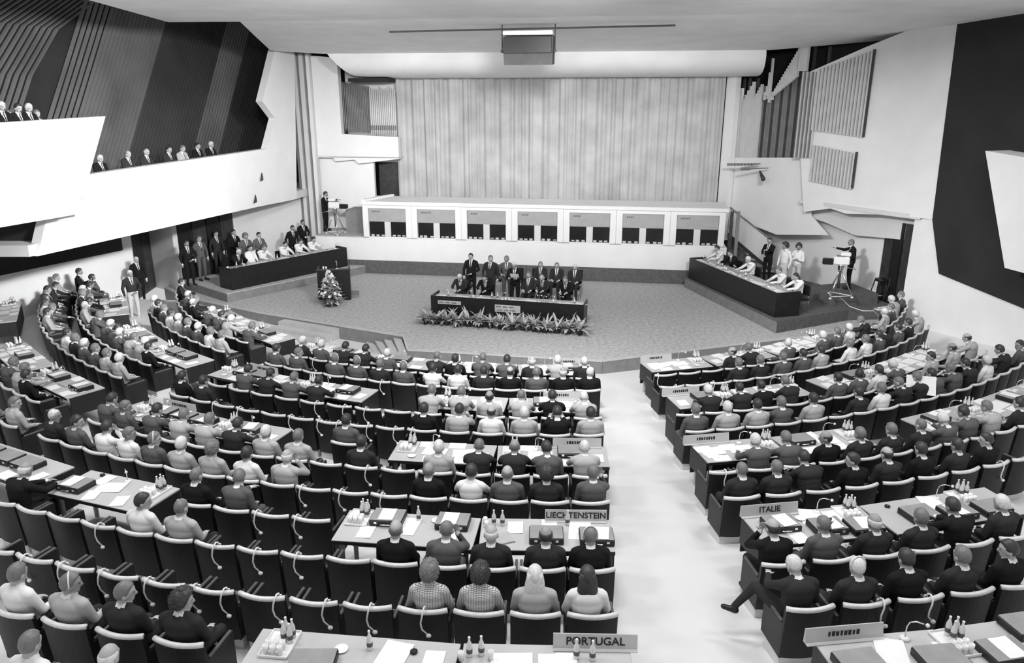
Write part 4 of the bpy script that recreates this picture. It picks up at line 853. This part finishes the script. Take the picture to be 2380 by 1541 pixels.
for x, y, c, l in ((1228, 640, 'sgdr', 'person seated just right of the standing speaker'), (1256, 616, 'tgdr', 'person in the second presidium row, left of three'), (1294, 618, 'tgdr', 'person in the second presidium row, middle of three'), (1336, 622, 'twdr', 'person with white hair in the second presidium row, rightmost'), (1085, 618, 'sgmr', 'grey person in the second presidium row, far left')): seatp(x, y, 0, fP, c, l)
for i in range(5): q = S(-.2 + .75 * i, -2.3, 0); put('conference_chair', 'empty black chair behind the presidium, %s from the left' % ordn(i + 1), 'chair', 'empty presidium chairs', TR((q.x, q.y, .002), fP), CH)
def stand(x, y, zf, face, code, label, arms=('side', 'side'), yaw=0, dress='suit', tro=None, stance='stand', lean=0., pitch=.05):
    p = at(x, y, zf + 1.66); p.z = zf; hk, hc, tp = code
    return person((stance, arms[0], arms[1], lean, yaw, pitch, dress), hk, hc, tp, TR(p, face), label, 'standing people', RN.choice(['skin_a', 'skin_b']), tro)
stand(1197, 610, .002, fP, 'twk', 'speaker in black standing at the presidium table reading a paper', ('paper', 'paper'), 0, 'suit', None, 'stand', .1, .35)
put('speech_paper', 'white speech paper in the hands of the standing speaker', 'paper', None, TR(at(1196, 641, 1.26), fP, .9), None, PAPER[1])
stand(1095, 592, .002, fP, 'sdk', 'tall person in black standing behind the presidium, leftmost', ('clasp', 'side')); stand(1140, 597, .002, fP, 'sgd', 'person in a dark suit standing second behind the presidium', ('side', 'side'), .6); stand(1178, 598, .002, fP, 'sgm', 'person in a grey suit standing behind the speaker', ('side', 'belt'))
# left platform people
for x, y, c, l in ((548, 598, 'swkd', 'person with white collar writing at the left secretariat desk'), (582, 592, 'sdwr', 'person in white behind the left secretariat desk, second'), (607, 578, 'sgwd', 'person in white seated mid left secretariat desk'), (656, 574, 'sdwd', 'person in a white blouse beside the small cup, left secretariat desk'), (692, 560, 'sdwd', 'person in white leaning on the left secretariat desk'), (722, 560, 'sdwd', 'person in white at the right end of the left secretariat desk')): seatp(x, y, .332, -2.22, c, l, True, ML, sL)
stand(541, 537, .332, -2.2, 'sdk', 'person in black standing by the white wall behind the left desk', ('clasp', 'clasp')); stand(569, 546, .332, -2.3, 'cgm', 'person in a grey jacket standing behind the left desk', ('clasp', 'side')); stand(600, 543, .332, -2.2, 'sdm', 'person in grey standing alone at the white wall', ('clasp', 'clasp'))
stand(500, 540, .332, -2.2, 'sdd', 'dark figure standing before the double doors', ('side', 'side')); stand(461, 552, .332, -2.2, 'sgm', 'person in grey standing beside the double doors', ('side', 'side')); stand(432, 562, .332, -2.3, 'sdk', 'person in black holding a paper at the left platform corner', ('clasp', 'side'))
stand(357, 556, .002, -2.4, 'sdk', 'person in black standing in the far left doorway', ('side', 'side')); stand(702, 514, .332, -2.3, 'sdk', 'person in black standing before the fluted pillar', ('clasp', 'clasp')); stand(676, 526, .332, -2.3, 'sdk', 'person in black stooping over the left desk', ('side', 'side'), 0, 'suit', None, 'stand', .4)
stand(315, 600, -.15, -2.2, 'twk', 'white haired person in a dark suit at the wing corner', ('side', 'side')); stand(300, 632, -.12, -2.3, 'swd', 'person in a dark jacket and pale trousers at the wing corner', ('clasp', 'side'), 0, 'suit', 'trouser_pale'); stand(180, 628, -.1, -1.2, 'sdk', 'photographer in black standing alone at the left wall', ('chest', 'chest'), 0)
# right platform people
for x, y, c, l in ((1677, 588, 'sdwd', 'person in white at the far end of the right secretariat desk'), (1708, 602, 'sdkd', 'person in black at the right secretariat desk'), (1750, 608, 'swwd', 'white haired person in white at the right secretariat desk'), (1822, 640, 'sgwd', 'person in white leaning over the right secretariat desk'), (1862, 640, 'ldwd', 'long haired person in white at the near right secretariat desk')): seatp(x, y, .382, 1.82, c, l, True, MR, sR, 1.1)
stand(1790, 556, .382, 2.2, 'sdk', 'person in a black suit standing behind the right desk', ('reach', 'belt'), .5); stand(1828, 568, .382, 2.0, 'cdw', 'dark haired person in white standing left of two', ('side', 'side'), -.4, 'skirt', 'trouser_pale'); stand(1858, 570, .382, 2.2, 'cdw', 'person in white with folded arms standing right of two', ('cross', 'cross'), .5, 'blouse', 'trouser_pale')
# camera platform, stool, tv cameras
cb = struct('trim_22', MB().prism([(10.25, 25.65), (10.85, 24.15), (12.35, 24.55), (12.1, 26.2)], .382, .74), 'carpet_dark', None, 'dark carpeted box under the right television camera')
def tvcam(label, p, rz, gz):
    t = thing('television_camera', label, 'camera', TR(p, rz) @ Matrix.Scale(.88, 4)); Z = 1.4
    obj('body', MB().box((0, 0, Z), (.30, .55, .30), 0, None, .04).mesh('tb', 'white_plastic'), t); obj('viewfinder', MB().box((.0, -.12, Z + .24), (.20, .36, .14), 0, None, .03).mesh('vf', 'white_plastic'), t)
    obj('hood_strip', MB().box((0, .04, Z + .165), (.24, .3, .03), 0, None, .008).mesh('hs', 'pipe_mid'), t); obj('lens', MB().box((0, .46, Z - .06), (.24, .38, .22), 0, None, .03).mesh('ln', 'black_plastic'), t)
    obj('pan_head', MB().lathe([(.07, Z - .40), (.10, Z - .30), (.10, Z - .2), (.13, Z - .15)], 10).mesh('ph', 'chrome', True), t); obj('column', MB().lathe([(.05, .35), (.05, Z - .38)], 10).mesh('cl', 'grey_box', True), t)
    obj('pan_bar', MB().tube([(.1, -.1, Z - .25), (.22, -.55, Z - .35)], .015, 6).mesh('pb', 'chrome', True), t)
    for k in range(3):
        a = 2 * math.pi * k / 3 + .5; x, y = .52 * math.cos(a), .52 * math.sin(a)
        lg = obj('tripod_leg', MB().tube([(0.04 * math.cos(a), .04 * math.sin(a), Z - .38), (x, y, .06)], .022, 6).mesh('tl', 'chrome', True), t); obj('wheel', MB().lathe([(.05, 0), (.05, .05)], 10, 0, TR((x, y, .004))).mesh('wh', 'white_plastic', True), lg)
    for k in range(3):
        a, b = 2 * math.pi * k / 3 + .5, 2 * math.pi * (k + 1) / 3 + .5; obj('spreader', MB().tube([(.5 * math.cos(a), .5 * math.sin(a), .09), (.5 * math.cos(b), .5 * math.sin(b), .09)], .016, 6).mesh('sd', 'white_plastic', True), t)
    return t
pc = at(782, 543, 1.53); tvcam('white television camera on a tripod at the left of the booths', pc, -1.75, 1.53)
stand(752, 448, 1.53, -1.8, 'sdk', 'camera operator in black behind the left television camera', ('reach', 'reach'), 0, 'suit', None, 'stand', .2, .1)
pr = at(1945, 690, .742); tvcam('white television camera on a tripod on the right platform', pr, 1.25, .74)
stand(1985, 560, .742, 1.3, 'tgk', 'camera operator in a black suit behind the right television camera', ('belt', 'reach'), 0, 'suit', None, 'stand', .15, .1)
q = at(2040, 700, .382)
tag(put('bar_stool', 'tall dark stool by the right alcove door', 'stool', None, TR((12.35, 24.75 - .2, .002) if False else (q.x, q.y, .382)), [('seat', MB().lathe([(.17, .72), (.19, .75), (.19, .79), (.16, .81)], 14).mesh('st', 'black_plastic', True))] + [('leg', MB().tube([(.24 * sx, .24 * sy, 0), (.13 * sx, .13 * sy, .73)], .02, 6).mesh('sl', 'black_plastic', True)) for sx in (-1, 1) for sy in (-1, 1)] + [('footrest', MB().tube([(.2, .2, .25), (-.2, .2, .25), (-.2, -.2, .25), (.2, -.2, .25), (.2, .2, .25)], .012, 6).mesh('sf', 'chrome', True))]))
tag(obj('power_cable', MB().tube([at(1952, 690, .76), at(1975, 712, .755), at(2005, 722, .75), at(2030, 722, .75), at(2040, 730, .60), at(2043, 744, .40)], .014, 6).mesh('cable', 'pipe_light', True)), 'pale cable trailing over the edge of the right camera box', 'cable')
# lectern with stand and microphone
rz, L, mid = local((-7.0, 26.35), (-5.87, 26.5)); lt = thing('lectern', 'tall black lectern with angled top on the left of the stage', 'lectern', TR((mid.x, mid.y, .002), rz + .05))
obj('front_panel', MB().box((0, .03, .58), (1.14, .05, 1.14), 0, None, .01).mesh('lf', 'black_wood'), lt)
for sx in (-1, 1): obj('side_panel', MB().box((sx * .55, .42, .58), (.05, .72, 1.16), 0, None, .01).mesh('ls', 'black_wood'), lt)
q = MB().add([(-.6, -.02, 1.13), (.6, -.02, 1.13), (.6, .62, 1.02), (-.6, .62, 1.02), (-.6, -.02, 1.17), (.6, -.02, 1.17), (.6, .62, 1.06), (-.6, .62, 1.06)], [(3, 2, 1, 0), (4, 5, 6, 7), (0, 1, 5, 4), (1, 2, 6, 5), (2, 3, 7, 6), (3, 0, 4, 7)]); obj('reading_top', q.mesh('lr', 'dark_wood'), lt)
obj('foot_board', MB().box((.1, .75, .04), (1.5, .8, .08), 0, None, .01).mesh('lb', 'riser_grey'), lt)
put('desk_microphone', 'microphone standing on the lectern', 'microphone', None, TR((mid.x + .1, mid.y + .2, 1.13), 2.6), MIC)
for i in range(2): put('drinking_glass', 'drinking glass on the lectern, %s' % ('left' if i else 'right'), 'glass', 'glasses on the lectern', TR((mid.x - .28 - .1 * i, mid.y + .16, 1.135)), None, GLASSM)
# flower arrangement before the lectern: foliage blades and blooms
def leafmesh(L, w, droop, fold=.25):
    q = MB(); n = 5
    for i in range(n + 1):
        t = i / n; wd = w * math.sin(math.pi * min(1, .12 + .88 * t)) ** .8 * (1 - .15 * t) + .002; y = L * t * (1 - .15 * droop * t); z = L * (.55 * t - droop * t * t)
        q.v += [(-wd, y, z + fold * wd), (0, y, z), (wd, y, z + fold * wd)]
    for i in range(n):
        for k in range(2): q.f.append([3 * i + k, 3 * i + k + 1, 3 * i + 4 + k, 3 * i + 3 + k]); q.m.append(0)
    return q
LEAF = [leafmesh(.42, .05, .55).mesh('leaf', 'fern'), leafmesh(.5, .045, .3).mesh('leaf', 'fern'), leafmesh(.36, .06, .8).mesh('leaf', 'fern_dark'), leafmesh(.5, .04, .1).mesh('leaf', 'fern')]
def bloom():
    q = MB()
    for k in range(7):
        a = 2 * math.pi * k / 7; M = Matrix.Rotation(a, 4, 'Z') @ Matrix.Rotation(.5, 4, 'X'); q.ell((0, .055, 0), (.032, .055, .010), 8, 5, 0, M)
    return q.ell((0, 0, .012), (.022, .022, .018), 8, 5, 1).mesh('bloom', ['petal', 'plate_grey'], True)
BLOOM = bloom()
p = at(772, 708, 0); fl = thing('flower_arrangement', 'tall cone of pale flowers and leaves before the lectern', 'flowers', TR((p.x, p.y - .1, .002)))
obj('pot', MB().lathe([(.22, 0), (.28, .28), (.25, .28)], 14).mesh('pot', 'dark_wood', True), fl); rd = random.Random(5)
for i in range(130):
    h = .10 + .85 * rd.random() ** 1.5; a = rd.uniform(0, 6.283); obj('leaf', LEAF[rd.randint(0, 3)], fl, TR((.05 * math.cos(a + 1.57), .05 * math.sin(a + 1.57), h), a, -.35 + .9 * h + rd.uniform(-.25, .25)) @ Matrix.Scale(1.05 - .35 * h + rd.uniform(-.1, .1), 4))
for i in range(64):
    h = .35 + .92 * rd.random() ** .9; r = max(.04, .40 * (1.36 - h) * rd.uniform(.75, 1.1)); a = rd.uniform(0, 6.283); d_ = V(math.cos(a) + rd.uniform(-.3, .3), math.sin(a) + rd.uniform(-.3, .3), rd.uniform(.2, 1.1)).normalized(); obj('bloom', BLOOM, fl, Matrix.Translation(V(r * math.cos(a), r * math.sin(a), h)) @ d_.to_track_quat('Z', 'Y').to_matrix().to_4x4() @ Matrix.Scale(rd.uniform(.5, .8), 4))
# ferns in a row before the presidium table, each plant its own thing
N_F = 15
for i in range(N_F):
    c = MP @ V(-LP / 2 + .02 + (LP - .04) * i / (N_F - 1), -.56 + RN.uniform(-.05, .05), 0); f = thing('potted_fern', 'leafy pale fern before the presidium table, %s from the left' % ordn(i + 1), 'fern', TR((c.x, c.y, .002), RN.uniform(0, 6)), 'ferns before the presidium table')
    obj('pot', MB().lathe([(.09, 0), (.12, .16), (.10, .16)], 10).mesh('pot', 'dark_wood', True), f)
    for k in range(34):
        a = k * 2.4 + RN.uniform(-.3, .3); obj('leaf', LEAF[RN.choice([0, 1, 1, 2, 0, 3])], f, TR((.02 * math.cos(a), .02 * math.sin(a), .14), a, RN.uniform(-.25, .75)) @ Matrix.Scale(RN.uniform(.75, 1.15), 4))
# gallery spectators
gx = lambda off: ((WB(32.2) + off, 32.2), (WB(17) + off, 17.0))
for i, (x, y, c) in enumerate(((232, 366, 'swkr'), (297, 356, 'fgdr'), (340, 351, 'fwdr'), (392, 345, 'sddr'), (424, 343, 'sglr'), (459, 337, 'sdkr'), (490, 334, 'swkr'))):
    pt = on(x, y, *gx(-1.2)); hk, hc, tp, ps = c; p = V(pt.x, pt.y, 3.92)
    person(('seat', 'rest', 'rest', .1, 0, .15, 'suit'), hk, hc, tp, TR(p, -1.9) @ TR((0, -.25, 0)) @ Matrix.Translation(V(0, 0, max(-.1, pt.z - 1.2 - 3.92))), 'spectator in %s seated %s from the left in the lower balcony' % (TN[tp].replace('jacket', 'suit'), ordn(i + 1)), 'balcony spectators')
for i, (x, y, c) in enumerate(((3, 244, 'swk'), (17, 262, 'sgm'), (41, 248, 'sdk'), (66, 248, 'swk'), (84, 262, 'sgl'))):
    pt = on(x, y, *gx(.8 - (2.0 if i in (1, 4) else 1.1))); hk, hc, tp = c; p = V(pt.x, pt.y, 5.36)
    person(('seat', 'rest', 'rest', .1, 0, .15, 'suit'), hk, hc, tp, TR(p, -1.9) @ TR((0, -.25, 0)) @ Matrix.Translation(V(0, 0, max(-.1, pt.z - 1.2 - 5.36))), 'spectator in %s seated %s from the left in the upper balcony' % (TN[tp].replace('jacket', 'suit'), ordn(i + 1)), 'balcony spectators')
